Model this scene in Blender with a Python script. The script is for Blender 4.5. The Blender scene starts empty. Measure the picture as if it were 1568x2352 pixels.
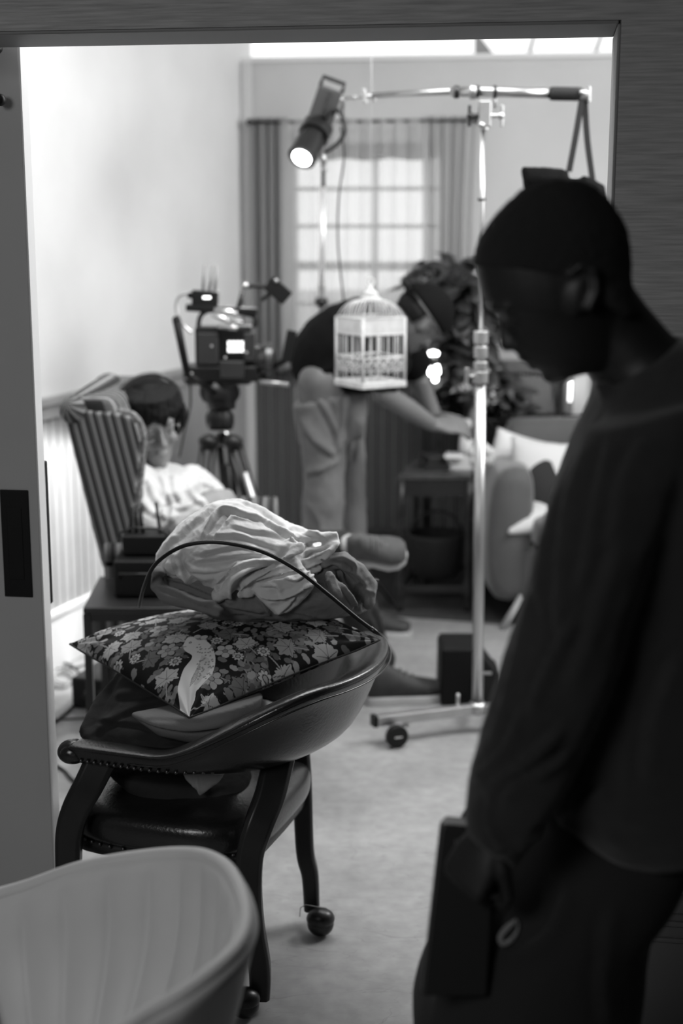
import bpy, bmesh, math, random
import numpy as np
from mathutils import Vector, Matrix, noise
random.seed(7)
rnd = random.Random(11)
SC = bpy.context.scene
COL = SC.collection
H = 1.62; F = 3267.0; TH = math.atan((1176-500)/F)
cT, sT = math.cos(TH), math.sin(TH)
V = Vector
def ray(px, py):
    u = (px-784)/F; v = (py-1176)/F
    return V((u, cT - v*sT, -sT - v*cT))
def P(px, py, d):
    r = ray(px, py); k = d/r.y
    return V((r.x*k, d, H + r.z*k))
def FL(px, py, z=0.0):
    r = ray(px, py); k = (z-H)/r.z
    return V((r.x*k, r.y*k, z))
def PX(px, d, z):
    dc = d*cT + (H-z)*sT
    return V(((px-784)/F*dc, d, z))
def proj(co):
    x, y, z = co[:, 0], co[:, 1], co[:, 2]-H
    dc = y*cT - z*sT; up = y*sT + z*cT
    return 784 + F*x/dc, 1176 - F*up/dc
# ---------------------------------------------------------------- materials
def newmat(name):
    m = bpy.data.materials.new(name); m.use_nodes = True
    nt = m.node_tree
    return m, nt, nt.nodes, nt.links, nt.nodes['Principled BSDF']
def mat(name, c, rough=0.6, metal=0.0, noise_amt=0.0, nscale=8.0, bump=0.0, bscale=60.0, emis=0.0, spec=0.5, sheen=0.0, coat=0.0, stretch=None, alpha=1.0):
    m, nt, N, L, b = newmat(name)
    b.inputs['Base Color'].default_value = (c, c, c, 1)
    b.inputs['Roughness'].default_value = rough
    b.inputs['Metallic'].default_value = metal
    b.inputs['Specular IOR Level'].default_value = spec
    if sheen: b.inputs['Sheen Weight'].default_value = sheen
    if coat: b.inputs['Coat Weight'].default_value = coat; b.inputs['Coat Roughness'].default_value = 0.15
    if emis:
        b.inputs['Emission Color'].default_value = (1, 1, 1, 1); b.inputs['Emission Strength'].default_value = emis
    tc = N.new('ShaderNodeTexCoord'); mp = N.new('ShaderNodeMapping')
    L.new(tc.outputs['Object'], mp.inputs['Vector'])
    if stretch: mp.inputs['Scale'].default_value = stretch
    if noise_amt:
        n = N.new('ShaderNodeTexNoise'); n.inputs['Scale'].default_value = nscale; n.inputs['Detail'].default_value = 6
        L.new(mp.outputs[0], n.inputs['Vector'])
        r = N.new('ShaderNodeMapRange'); r.inputs['From Min'].default_value = .3; r.inputs['From Max'].default_value = .7
        r.inputs['To Min'].default_value = c*(1-noise_amt); r.inputs['To Max'].default_value = min(1, c*(1+noise_amt))
        L.new(n.outputs['Fac'], r.inputs['Value']); L.new(r.outputs[0], b.inputs['Base Color'])
    if bump:
        n2 = N.new('ShaderNodeTexNoise'); n2.inputs['Scale'].default_value = bscale; n2.inputs['Detail'].default_value = 4
        L.new(mp.outputs[0], n2.inputs['Vector'])
        bp = N.new('ShaderNodeBump'); bp.inputs['Strength'].default_value = bump; bp.inputs['Distance'].default_value = 0.01
        L.new(n2.outputs['Fac'], bp.inputs['Height']); L.new(bp.outputs[0], b.inputs['Normal'])
    return m
# ---------------------------------------------------------------- tagging
def tag(o, label=None, cat=None, group=None, kind=None):
    if label: o['label'] = label
    if cat: o['category'] = cat
    if group: o['group'] = group
    if kind: o['kind'] = kind
    return o
def thing(name, label, cat, loc, group=None):
    o = bpy.data.objects.new(name, None); COL.objects.link(o)
    o.location = loc; o.empty_display_size = .1
    return tag(o, label, cat, group)
def adopt(o, parent):
    o.parent = parent
    o.matrix_parent_inverse = Matrix.Translation(-V(parent.location)) if parent.type == 'EMPTY' else Matrix.Identity(4)
def link(name, me, m, parent=None, smooth=True, label=None):
    o = bpy.data.objects.new(name, me); COL.objects.link(o)
    if m is not None and not me.materials: me.materials.append(m)
    if smooth: me.polygons.foreach_set('use_smooth', [True]*len(me.polygons))
    if parent is not None: adopt(o, parent)
    if label: o['label'] = label
    return o
def rot_from(z, x=None):
    z = V(z).normalized()
    x = V(x) if x is not None else (V((1, 0, 0)) if abs(z.x) < .9 else V((0, 1, 0)))
    y = z.cross(x).normalized(); x = y.cross(z).normalized()
    return Matrix((x, y, z)).transposed()
class G:
    def __init__(s): s.v = []; s.f = []
    def add(s, vs, fs):
        k = len(s.v); s.v += [V(p) for p in vs]; s.f += [tuple(i+k for i in f) for f in fs]; return s
    def box(s, c, sz, R=None):
        c = V(c); hx, hy, hz = sz[0]/2, sz[1]/2, sz[2]/2
        vs = [V((x, y, z)) for x in (-hx, hx) for y in (-hy, hy) for z in (-hz, hz)]
        if R is not None: vs = [R @ p for p in vs]
        return s.add([p+c for p in vs], [(0, 1, 3, 2), (4, 6, 7, 5), (0, 4, 5, 1), (2, 3, 7, 6), (0, 2, 6, 4), (1, 5, 7, 3)])
    def bar(s, a, b, w, t, up=(0, 0, 1)):
        a = V(a); b = V(b); d = b-a
        y = V(up).cross(d).normalized(); R = Matrix((d.normalized(), y, d.normalized().cross(y))).transposed()
        return s.box((a+b)/2, (d.length, w, t), R)
    def rings(s, rs, closed=False, cap=True):
        n = len(rs[0]); vs = [p for r in rs for p in r]; fs = []
        m = len(rs)
        for i in range(m if closed else m-1):
            j = (i+1) % m
            for k in range(n):
                fs.append((i*n+k, i*n+(k+1) % n, j*n+(k+1) % n, j*n+k))
        if cap and not closed:
            fs.append(tuple(range(n))[::-1]); fs.append(tuple((m-1)*n+k for k in range(n)))
        return s.add(vs, fs)
    def tube(s, pts, r, n=12, flat=1.0, cap=True):
        pts = [V(p) for p in pts]; m = len(pts)
        rs = r if isinstance(r, (list, tuple)) else [r]*m
        T = []
        for i in range(m):
            a = pts[max(0, i-1)]; b = pts[min(m-1, i+1)]; T.append((b-a).normalized())
        x = V((0, 0, 1)).cross(T[0])
        if x.length < .05: x = V((1, 0, 0)).cross(T[0])
        x.normalize(); out = []
        for i in range(m):
            x = (x - T[i]*x.dot(T[i])).normalized(); y = T[i].cross(x)
            out.append([pts[i] + (x*math.cos(2*math.pi*k/n) + y*math.sin(2*math.pi*k/n)*flat)*rs[i] for k in range(n)])
        return s.rings(out, cap=cap)
    def limb(s, pts, r, n=16):
        pts = [V(p) for p in pts]
        s.tube(pts, r, n)
        s.ball(pts[0], r[0]); s.ball(pts[-1], r[-1]); return s
    def ball(s, c, r, n=14, R=None, e=1.0):
        c = V(c); r = (r, r, r) if not isinstance(r, (tuple, list, Vector)) else r
        pw = lambda x: math.copysign(abs(x)**e, x)
        vs = []; m = n
        for i in range(1, m):
            a = math.pi*i/m - math.pi/2
            for k in range(2*n):
                b = math.pi*k/n
                p = V((pw(math.cos(a))*pw(math.cos(b))*r[0], pw(math.cos(a))*pw(math.sin(b))*r[1], pw(math.sin(a))*r[2]))
                vs.append(c + (R @ p if R is not None else p))
        fs = []
        for i in range(m-2):
            for k in range(2*n):
                k2 = (k+1) % (2*n); fs.append((i*2*n+k, i*2*n+k2, (i+1)*2*n+k2, (i+1)*2*n+k))
        lo = len(vs); z = V((0, 0, -r[2])); vs.append(c+(R @ z if R is not None else z)); hi = len(vs); vs.append(c-(R @ z if R is not None else z))
        for k in range(2*n):
            k2 = (k+1) % (2*n); fs.append((lo, k2, k)); b = (m-2)*2*n; fs.append((hi, b+k, b+k2))
        return s.add(vs, fs)
    def cyl(s, a, b, r, n=24, r2=None):
        return s.tube([a, b], [r, r if r2 is None else r2], n)
    def lathe(s, prof, c=(0, 0, 0), n=28, R=None):
        c = V(c); rs = []
        for (r, z) in prof:
            ring = [V((r*math.cos(2*math.pi*k/n), r*math.sin(2*math.pi*k/n), z)) for k in range(n)]
            rs.append([c + (R @ p if R is not None else p) for p in ring])
        return s.rings(rs)
    def prism(s, poly, off):
        off = V(off); n = len(poly); a = [V(p) for p in poly]; b = [p+off for p in a]
        fs = [tuple(range(n))[::-1], tuple(range(n, 2*n))] + [(k, (k+1) % n, n+(k+1) % n, n+k) for k in range(n)]
        return s.add(a+b, fs)
    def olo(s, rows, Y, n=28, e=1.0):
        """loft of cross-sections: each row = both silhouette ends plus the half thickness away from us"""
        out = []
        pw = lambda x: math.copysign(abs(x)**e, x)
        for r in rows:
            y = Y if len(r) < 6 else r[5]
            a = P(r[0], r[1], y); b = P(r[2], r[3], y); c = (a+b)/2; h = (b-a)/2
            out.append([c + h*pw(math.cos(2*math.pi*k/n)) + V((0, r[4]*pw(math.sin(2*math.pi*k/n)), 0)) for k in range(n)])
        return s.rings(out)
    def mesh(s, name):
        me = bpy.data.meshes.new(name); me.from_pydata([tuple(p) for p in s.v], [], s.f)
        bm = bmesh.new(); bm.from_mesh(me); bmesh.ops.recalc_face_normals(bm, faces=bm.faces); bm.to_mesh(me); bm.free()
        return me
    def build(s, name, m, parent=None, smooth=False, bevel=0, sub=0, label=None, auto=False):
        me = s.mesh(name); o = link(name, me, m, parent, smooth, label)
        if auto:
            me.polygons.foreach_set('use_smooth', [True]*len(me.polygons))
            bm = bmesh.new(); bm.from_mesh(me)
            for e in bm.edges:
                if len(e.link_faces) == 2 and e.calc_face_angle(0) > .7: e.smooth = False
            bm.to_mesh(me); bm.free()
        if bevel:
            b = o.modifiers.new('bevel', 'BEVEL'); b.width = bevel; b.segments = 3; b.limit_method = 'ANGLE'
            me.polygons.foreach_set('use_smooth', [True]*len(me.polygons))
            b.harden_normals = True
        if sub:
            q = o.modifiers.new('subd', 'SUBSURF'); q.levels = sub; q.render_levels = sub
        return o
    def organic(s, name, m, parent=None, vox=.006, it=6, label=None, creases=None, nz=0, nsc=20, color=None, yfun=None):
        me = s.mesh(name); o = bpy.data.objects.new(name, me); COL.objects.link(o)
        r = o.modifiers.new('r', 'REMESH'); r.mode = 'VOXEL'; r.voxel_size = vox
        q = o.modifiers.new('s', 'SMOOTH'); q.iterations = it; q.factor = .5
        dg = bpy.context.evaluated_depsgraph_get(); dg.update()
        me2 = bpy.data.meshes.new_from_object(o.evaluated_get(dg)); me2.name = name
        bpy.data.objects.remove(o); bpy.data.meshes.remove(me)
        me2.materials.clear()
        if creases or nz: sculpt(me2, creases or [], nz, nsc)
        o = link(name, me2, m, parent, True, label)
        return o
def sculpt(me, creases, nz=0, nsc=20):
    n = len(me.vertices); co = np.empty(n*3); me.vertices.foreach_get('co', co); co = co.reshape(-1, 3)
    no = np.array([v.normal[:] for v in me.vertices])
    px, py = proj(co)
    view = co - np.array([0, 0, H]); view /= np.linalg.norm(view, axis=1)[:, None]
    face = np.clip(-(no*view).sum(1)*1.6+.25, 0, 1)
    D = np.zeros(n)
    for (pts, w, A) in creases:
        pts = spl(pts, 6) if len(pts) > 2 else pts
        best = np.full(n, 1e9); sg = np.zeros(n); tt = np.zeros(n); m = len(pts)-1
        for i in range(m):
            ax, ay = pts[i]; bx, by = pts[i+1]; dx, dy = bx-ax, by-ay; LL = dx*dx+dy*dy+1e-9
            t = np.clip(((px-ax)*dx+(py-ay)*dy)/LL, 0, 1); ex = px-(ax+t*dx); ey = py-(ay+t*dy); d = np.hypot(ex, ey)
            k = d < best; best[k] = d[k]; sg[k] = np.sign(dx*ey-dy*ex)[k]; tt[k] = ((i+t)/m)[k]
        taper = np.clip(np.minimum(tt, 1-tt)*6+.15, 0, 1)
        # asymmetric: steep on one side, long slope on the other, small valley beside the steep side
        s1 = best/w
        prof = np.where(sg < 0, np.exp(-(s1/1.3)**2), np.exp(-(s1/.45)**2) - .55*np.exp(-((s1-.9)/.5)**2))
        D += A*prof*taper*face
    if nz and nz >= .0035 and nsc >= 16:
        rg = []
        for c in co:
            w = noise.noise_vector(V(c)*7)*.35; q = (V(c)*9+w)
            q.x *= .8; q.z *= 1.5; rg.append(max(0, 1-abs(noise.noise(q))*5.5)**2 + .5*max(0, 1-abs(noise.noise(q*2.3+V((5, 1, 3))))*5.5)**2)
        D += (np.array(rg)-.25)*.0022*face
    if nz:
        D += np.array([noise.fractal(V(c)*nsc, .7, 2.0, 4) for c in co])*nz
    co += no*D[:, None]
    me.vertices.foreach_set('co', co.reshape(-1)); me.update()
def spl(pts, k=6):
    """Catmull-Rom through points of any dimension"""
    A = [np.array(p, float) for p in pts]; out = []
    for i in range(len(A)-1):
        p0 = A[max(0, i-1)]; p1 = A[i]; p2 = A[i+1]; p3 = A[min(len(A)-1, i+2)]
        for j in range(k):
            t = j/k
            out.append(tuple(.5*((2*p1)+(-p0+p2)*t+(2*p0-5*p1+4*p2-p3)*t*t+(-p0+3*p1-3*p2+p3)*t**3)))
    out.append(tuple(A[-1])); return out
def stroke(pts, Y):  # px polyline (x, y[, Y]) to smooth world points
    q = [P(p[0], p[1], p[2] if len(p) > 2 else Y) for p in pts]
    return [V(p) for p in spl([tuple(a) for a in q], 6)]
def dup(root, loc, label=None, group=None):
    r = root.copy(); COL.objects.link(r); r.location = loc
    if label: r['label'] = label
    if group: r['group'] = group
    for ch in root.children:
        c = ch.copy(); COL.objects.link(c); c.parent = r
        for g in ch.children:
            d = g.copy(); COL.objects.link(d); d.parent = c
    return r
# ---------------------------------------------------------------- people
def head_geo(c, fwd, up, k=1.0):
    """a head in its own frame; returns fused geometry for skull and face"""
    f = V(fwd).normalized(); u = V(up); r = f.cross(u).normalized(); u = r.cross(f).normalized(); c = V(c)
    W = lambda x, y, z: c + (r*x + f*y + u*z)*k
    g = G()
    rows = [(-.118, .070, .035, .018), (-.108, .083, .0, .036), (-.085, .088, -.04, .05), (-.055, .088, -.065, .06), (-.02, .088, -.08, .066), (.02, .090, -.094, .071),
            (.055, .088, -.1, .074), (.085, .070, -.09, .067), (.107, .042, -.065, .05), (.12, .01, -.035, .02)]
    rs = []
    for (z, a, b, w) in rows:
        rs.append([W(w*math.cos(t), (a+b)/2+(a-b)/2*math.sin(t), z) for t in [2*math.pi*i/28 for i in range(28)]])
    g.rings(rs)
    g.tube([W(0, .084, .03), W(0, .098, 0), W(0, .112, -.028), W(0, .1, -.036)], [.005*k, .0075*k, .0105*k, .008*k], 12)
    for s in (-1, 1):
        g.ball(W(.012*s, .095, -.033), .009*k, 8)
        g.ball(W(.032*s, .078, .008), (.015*k, .012*k, .012*k), 8)
        g.tube([W(.012*s, .088, .028), W(.03*s, .086, .033), W(.05*s, .07, .027)], [.006*k, .007*k, .005*k], 8)
        g.ball(W(.04*s, .066, -.03), .02*k, 8)
        g.ball(W(.073*s, -.002, -.004), (.008*k, .018*k, .03*k), 8, rot_from(u, r))
    g.tube([W(-.024, .082, -.066), W(-.01, .094, -.062), W(0, .095, -.064), W(.01, .094, -.062), W(.024, .082, -.066)], [.003*k, .006*k, .006*k, .006*k, .003*k], 8)
    g.tube([W(-.02, .082, -.071), W(0, .093, -.075), W(.02, .082, -.071)], [.003*k, .007*k, .003*k], 8)
    g.ball(W(0, .074, -.104), (.022*k, .018*k, .016*k), 8)
    return g, W
def hand_geo(g, w, d, nrm, curl=.5, k=1.0, side=1, spread=.12):
    """palm, four unequal bent fingers and a side thumb; d = direction of the hand, nrm = back of the hand"""
    d = V(d).normalized(); n_ = V(nrm); x = d.cross(n_).normalized()*side; n_ = x.cross(d).normalized()*side
    w = V(w); W = lambda a, b, c: w + (x*a + d*b + n_*c)*k
    g.rings([[W(.026*cw*math.cos(t), b, .013*ch*math.sin(t)) for t in [2*math.pi*i/16 for i in range(16)]] for (b, cw, ch) in ((-.01, .95, 1.3), (.02, 1.2, 1.2), (.05, 1.6, 1.1), (.085, 1.65, .9), (.095, 1.5, .6))])
    for i, (a, L) in enumerate(((-.031, .066), (-.011, .076), (.011, .071), (.030, .056))):
        p = W(a, .085, 0); ang = curl*.35; dirx = a*spread*6
        pts = [W(a*.9, .05, 0), p]
        for q, fr in enumerate((.45, .32, .25)):
            ang += curl*(.55, .8, .55)[q]
            st = (x*dirx + d*math.cos(ang) - n_*math.sin(ang)).normalized()*L*fr*k*1.15
            p = p+st; pts.append(p)
        g.tube(pts, [.009*k, .0095*k, .0088*k, .008*k, .0065*k], 10); g.ball(pts[-1], .0065*k, 6)
    pts = [W(-.022, .015, -.004), W(-.042, .04, -.012), W(-.052, .07, -.022-.01*curl), W(-.046, .093, -.034-.012*curl)]
    g.tube(pts, [.012*k, .0115*k, .010*k, .0075*k], 10); g.ball(pts[-1], .0075*k, 6)
# ================================================================ materials
M = {}
M['wall'] = mat('plaster_white', .66, .85, noise_amt=.05, nscale=3, bump=.03, bscale=90)
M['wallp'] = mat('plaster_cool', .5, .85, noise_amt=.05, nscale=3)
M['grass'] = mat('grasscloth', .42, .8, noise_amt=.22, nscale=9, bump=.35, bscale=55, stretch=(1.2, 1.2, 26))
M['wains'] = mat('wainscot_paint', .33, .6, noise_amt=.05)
M['wainb'] = mat('wainscot_back_tone', .065, .6, noise_amt=.06)  # back wall wainscot, darker than the one on the left wall
M['trimw'] = mat('trim_white', .7, .5)
M['trimd'] = mat('trim_dark_paint', .12, .5)
M['door'] = mat('door_paint', .45, .5, noise_amt=.03, nscale=4)
M['black'] = mat('black_plastic', .006, .5, spec=.3)
M['blackm'] = mat('black_metal', .009, .35, spec=.5)
M['chrome'] = mat('chrome', .45, .32, 1.0)
M['steel'] = mat('brushed_steel', .5, .38, 1.0, noise_amt=.1, nscale=20)
M['curt'] = None
def floor_mat():
    m, nt, N, L, b = newmat('worn_concrete')
    tc = N.new('ShaderNodeTexCoord')
    n1 = N.new('ShaderNodeTexNoise'); n1.inputs['Scale'].default_value = 2.2; n1.inputs['Detail'].default_value = 8; n1.inputs['Roughness'].default_value = .62
    L.new(tc.outputs['Object'], n1.inputs['Vector'])
    n2 = N.new('ShaderNodeTexNoise'); n2.inputs['Scale'].default_value = 26; n2.inputs['Detail'].default_value = 5
    L.new(tc.outputs['Object'], n2.inputs['Vector'])
    r1 = N.new('ShaderNodeMapRange'); r1.inputs[1].default_value = .3; r1.inputs[2].default_value = .7; r1.inputs[3].default_value = .22; r1.inputs[4].default_value = .37
    L.new(n1.outputs['Fac'], r1.inputs[0])
    r2 = N.new('ShaderNodeMapRange'); r2.inputs[1].default_value = .3; r2.inputs[2].default_value = .7; r2.inputs[3].default_value = .88; r2.inputs[4].default_value = 1.1
    L.new(n2.outputs['Fac'], r2.inputs[0])
    mu = N.new('ShaderNodeMath'); mu.operation = 'MULTIPLY'; L.new(r1.outputs[0], mu.inputs[0]); L.new(r2.outputs[0], mu.inputs[1])
    last = mu.outputs[0]
    for (ang, sc, wd, st) in ((.35, 1.6, .008, .8), (-.6, 2.3, .006, .82), (1.2, 1.3, .006, .84), (-.15, 3.4, .006, .86), (2.4, 2.9, .005, .8)):
        mp = N.new('ShaderNodeMapping'); mp.inputs['Rotation'].default_value = (0, 0, ang); mp.inputs['Scale'].default_value = (.5, 2.2, 1)
        L.new(tc.outputs['Object'], mp.inputs['Vector'])
        nn = N.new('ShaderNodeTexNoise'); nn.inputs['Scale'].default_value = sc*2; nn.inputs['Detail'].default_value = 1.5; nn.inputs['Distortion'].default_value = .25
        L.new(mp.outputs[0], nn.inputs['Vector'])
        a = N.new('ShaderNodeMath'); a.operation = 'SUBTRACT'; L.new(nn.outputs['Fac'], a.inputs[0]); a.inputs[1].default_value = .5
        ab = N.new('ShaderNodeMath'); ab.operation = 'ABSOLUTE'; L.new(a.outputs[0], ab.inputs[0])
        rr = N.new('ShaderNodeMapRange'); rr.inputs[1].default_value = 0; rr.inputs[2].default_value = wd*.35; rr.inputs[3].default_value = st; rr.inputs[4].default_value = 1
        L.new(ab.outputs[0], rr.inputs[0])
        m2 = N.new('ShaderNodeMath'); m2.operation = 'MULTIPLY'; L.new(last, m2.inputs[0]); L.new(rr.outputs[0], m2.inputs[1]); last = m2.outputs[0]
    L.new(last, b.inputs['Base Color'])
    rg = N.new('ShaderNodeMapRange'); rg.inputs[3].default_value = .38; rg.inputs[4].default_value = .62; L.new(n1.outputs['Fac'], rg.inputs[0]); L.new(rg.outputs[0], b.inputs['Roughness'])
    return m
M['floor'] = floor_mat()
M['floor_sheet'] = mat('dark_floor_sheet', .035, .95, noise_amt=.3, nscale=40, bump=.2, bscale=200)
def sheer_mat(name, c, trans, transl=.5):
    m, nt, N, L, b = newmat(name)
    N.remove(b); out = N['Material Output']
    d = N.new('ShaderNodeBsdfDiffuse'); d.inputs[0].default_value = (c, c, c, 1)
    t = N.new('ShaderNodeBsdfTranslucent'); t.inputs[0].default_value = (c, c, c, 1)
    tr = N.new('ShaderNodeBsdfTransparent')
    m1 = N.new('ShaderNodeMixShader'); m1.inputs[0].default_value = transl; L.new(d.outputs[0], m1.inputs[1]); L.new(t.outputs[0], m1.inputs[2])
    m2 = N.new('ShaderNodeMixShader'); m2.inputs[0].default_value = trans; L.new(m1.outputs[0], m2.inputs[1]); L.new(tr.outputs[0], m2.inputs[2])
    L.new(m2.outputs[0], out.inputs[0]); return m
M['sheer'] = sheer_mat('sheer_fabric', .75, .62)
M['curt'] = sheer_mat('curtain_fabric', .35, .12, .4)
M['curtl'] = sheer_mat('curtain_light_fabric', .65, .3, .55)
M['pane'] = sheer_mat('window_glass', .9, .93, 1)
def struct(o): o['kind'] = 'structure'; return o
# ================================================================ setting
YAW = math.radians(8)
E = V((math.cos(YAW), -math.sin(YAW), 0)); NN = V((-math.sin(YAW), -math.cos(YAW), 0))  # along the wall, towards the camera side
RW = Matrix((E, -NN, V((0, 0, 1)))).transposed()
def wallbox(g, O, s0, s1, n0, n1, z0, z1):
    """box in wall coordinates: s along, n away from the camera, z up"""
    c = V(O) + E*(s0+s1)/2 - NN*(n0+n1)/2 + V((0, 0, (z0+z1)/2))
    return g.box(c, (s1-s0, n1-n0, z1-z0), RW)
g = G(); g.box((.4, 3.2, -.05), (9, 14, .1)); struct(g.build('floor', M['floor']))
# doorway wall -----------------------------------------------------
CD = PX(1424, 2.6, 1.9); CD.z = 0
HZ = 1.958
g = G(); wallbox(g, CD, 0, 2.6, 0, .2, 0, 2.75); wallbox(g, CD, -1.75, 0, 0, .2, HZ, 2.75); wallbox(g, CD, -4.2, -1.75, 0, .2, 0, 2.75)
struct(g.build('wall_front', M['grass']))
g = G(); wallbox(g, CD, 0.06, 2.6, -.016, 0, 0, .295); wallbox(g, CD, .06, 2.6, -.03, 0, .295, .325); wallbox(g, CD, .06, 2.6, -.022, 0, .262, .274); wallbox(g, CD, .06, 2.6, -.022, 0, .228, .238)
struct(g.build('baseboard_front', M['trimd'], bevel=.004))
g = G(); wallbox(g, CD, -1.75, -.004, .004, .2, HZ-.006, HZ+.001); wallbox(g, CD, -.006, .0005, .004, .205, 0, HZ-.006)
g.build('trim_1', mat('jamb_grey', .22, .6), bevel=.003)['kind'] = 'structure'
# sliding door leaf ------------------------------------------------
d0 = P(84, 1080, 3.02); O = V((d0.x, d0.y, 0))
g = G(); wallbox(g, O, -1.0, 0, 0, .044, .01, 2.1)
dl = struct(g.build('door_1', M['door'], bevel=.003))
g = G(); wallbox(g, O, -.001, .003, .002, .042, .02, 2.09)
g.build('lit_edge_strip', M['trimw'], dl)  # white strip paints in the room light falling on the leaf's edge
g = G()
zp0 = P(40, 1378, 3.0).z; zp1 = P(40, 1130, 3.0).z
s_r = (PX(66, 3.02, 1.0)-O).dot(E); 
pr = [(s_r-.064, zp0), (s_r-.064, zp1), (s_r, zp1), (s_r, zp0)]
wallbox(g, O, s_r-.064, s_r, -.004, 0, zp0, zp1)
dp = g.build('door_pull', M['black'], dl, bevel=.0035, label='matte black rectangular flush pull')
g = G(); wallbox(g, O, s_r-.050, s_r-.016, -.0055, -.003, zp0+.04, zp1-.04); g.build('pull_recess', M['black'], dp, bevel=.002)
g = G(); z1 = P(110, 1063, 3.05).z; z0 = P(112, 1392, 3.05).z
wallbox(g, O, -.05, .003, .044, .062, z0, z1); g.build('rear_pull', M['black'], dl, bevel=.003)
for (px, py, r) in ((-2, 113, .009), (3, 230, .012)):
    c = P(px, py, 3.0); g = G(); g.lathe([(.0, -.0), (r*.7, 0), (r, .004), (r, .012), (r*.8, .018), (0, .019)], c+NN*.0, 20, rot_from(NN))
    g.build('knob', M['black'], dl, smooth=True)
# left wall --------------------------------------------------------
A0 = V((-1.051, 5.0, 0)); A1 = V((-.445, 6.65, 0)); LD = (A1-A0).normalized(); LN = V((LD.y, -LD.x, 0))
RL = Matrix((LD, -LN, V((0, 0, 1)))).transposed()
def lbox(g, s0, s1, n0, n1, z0, z1):
    c = A0 + LD*(s0+s1)/2 - LN*(n0+n1)/2 + V((0, 0, (z0+z1)/2)); return g.box(c, (s1-s0, n1-n0, z1-z0), RL)
LL = (A1-A0).length
WZ = 1.0
g = G(); lbox(g, -2.0, LL+.1, 0, .12, 0, 2.9); struct(g.build('wall_left', M['wall']))
g = G()
s = -1.95
while s < LL:
    lbox(g, s, s+.047, -.012, 0, .2, WZ-.05); s += .053
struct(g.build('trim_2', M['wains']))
g = G(); lbox(g, -2, LL, -.034, 0, WZ-.03, WZ); lbox(g, -2, LL, -.022, 0, WZ-.08, WZ-.03); struct(g.build('trim_3', mat('wainscot_cap_paint', .3, .5), bevel=.004))
g = G(); lbox(g, -2, LL, -.02, 0, 0, .20); lbox(g, -2, LL, -.028, 0, .20, .225); struct(g.build('baseboard_left', M['trimw'], bevel=.004))
# back wall --------------------------------------------------------
CB = A1
def bw(px, py):
    r = ray(px, py); n = V((NN.x, NN.y, 0)); t = (CB-V((0, 0, H))).dot(n)/r.dot(n); p = V((0, 0, H))+r*t
    return (p-CB).dot(E), p.z
BT = bw(570, 143)[1]
wx0, wz0 = bw(664, 790); wx1, _ = bw(1024, 500); wz1 = bw(840, 302)[1]
g = G()
wallbox(g, CB, -.1, wx0, 0, .12, WZ, BT); wallbox(g, CB, wx1, 2.9, 0, .12, WZ, BT); wallbox(g, CB, wx0, wx1, 0, .12, wz1, BT); 
if wz0 > WZ: wallbox(g, CB, wx0, wx1, 0, .12, WZ, wz0)
wallbox(g, CB, -.1, 2.9, 0, .12, 0, min(WZ, wz0))
struct(g.build('wall_back', M['wallp']))
g = G(); s = 0.01
while s < 2.85:
    wallbox(g, CB, s, s+.047, -.012, 0, .19, min(WZ, wz0)-.06); s += .053
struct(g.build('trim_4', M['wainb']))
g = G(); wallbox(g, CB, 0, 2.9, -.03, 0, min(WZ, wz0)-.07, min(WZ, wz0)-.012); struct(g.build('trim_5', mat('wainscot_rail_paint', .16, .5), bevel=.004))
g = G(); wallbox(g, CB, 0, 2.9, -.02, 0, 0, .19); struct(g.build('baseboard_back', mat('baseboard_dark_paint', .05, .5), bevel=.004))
g = G(); wallbox(g, CB, .0, .045, -.03, 0, .0, BT); struct(g.build('trim_6', mat('corner_trim_paint', .55, .5), bevel=.004))
g = G(); wallbox(g, CB, -.1, 2.9, -.02, .14, BT, BT+.02); struct(g.build('trim_7', M['trimw']))
# window -----------------------------------------------------------
g = G()
for (a, b, c_, d_) in ((wx0, wx0+.03, wz0, wz1), (wx1-.03, wx1, wz0, wz1), (wx0, wx1, wz1-.05, wz1), (wx0, wx1, wz0, wz0+.035)):
    wallbox(g, CB, a, b, .0, .1, c_, d_)
wf = struct(g.build('window_1', mat('window_frame_paint', .45, .5), bevel=.003))
g = G()
for py in (433, 520): z = bw(840, py)[1]; wallbox(g, CB, wx0+.03, wx1-.03, .05, .075, z-.009, z+.009)
z = bw(840, 612)[1]; wallbox(g, CB, wx0+.03, wx1-.03, .04, .085, z-.02, z+.02)
for py in (700,): z = bw(840, py)[1]; wallbox(g, CB, wx0+.03, wx1-.03, .05, .075, z-.009, z+.009)
xm = bw(858, 500)[0]; wallbox(g, CB, xm-.009, xm+.009, .05, .075, wz0+.03, wz1-.05)
g.build('muntins', mat('muntin_paint', .4, .5), wf)
g = G(); wallbox(g, CB, wx0+.03, wx1-.03, .06, .065, wz0+.03, wz1-.05); g.build('pane', M['pane'], wf)
g = G(); wallbox(g, CB, wx0-.03, wx1+.03, -.05, .02, wz0-.03, wz0); g.build('window_sill', mat('sill_paint', .4, .5), wf, bevel=.004)
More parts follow.
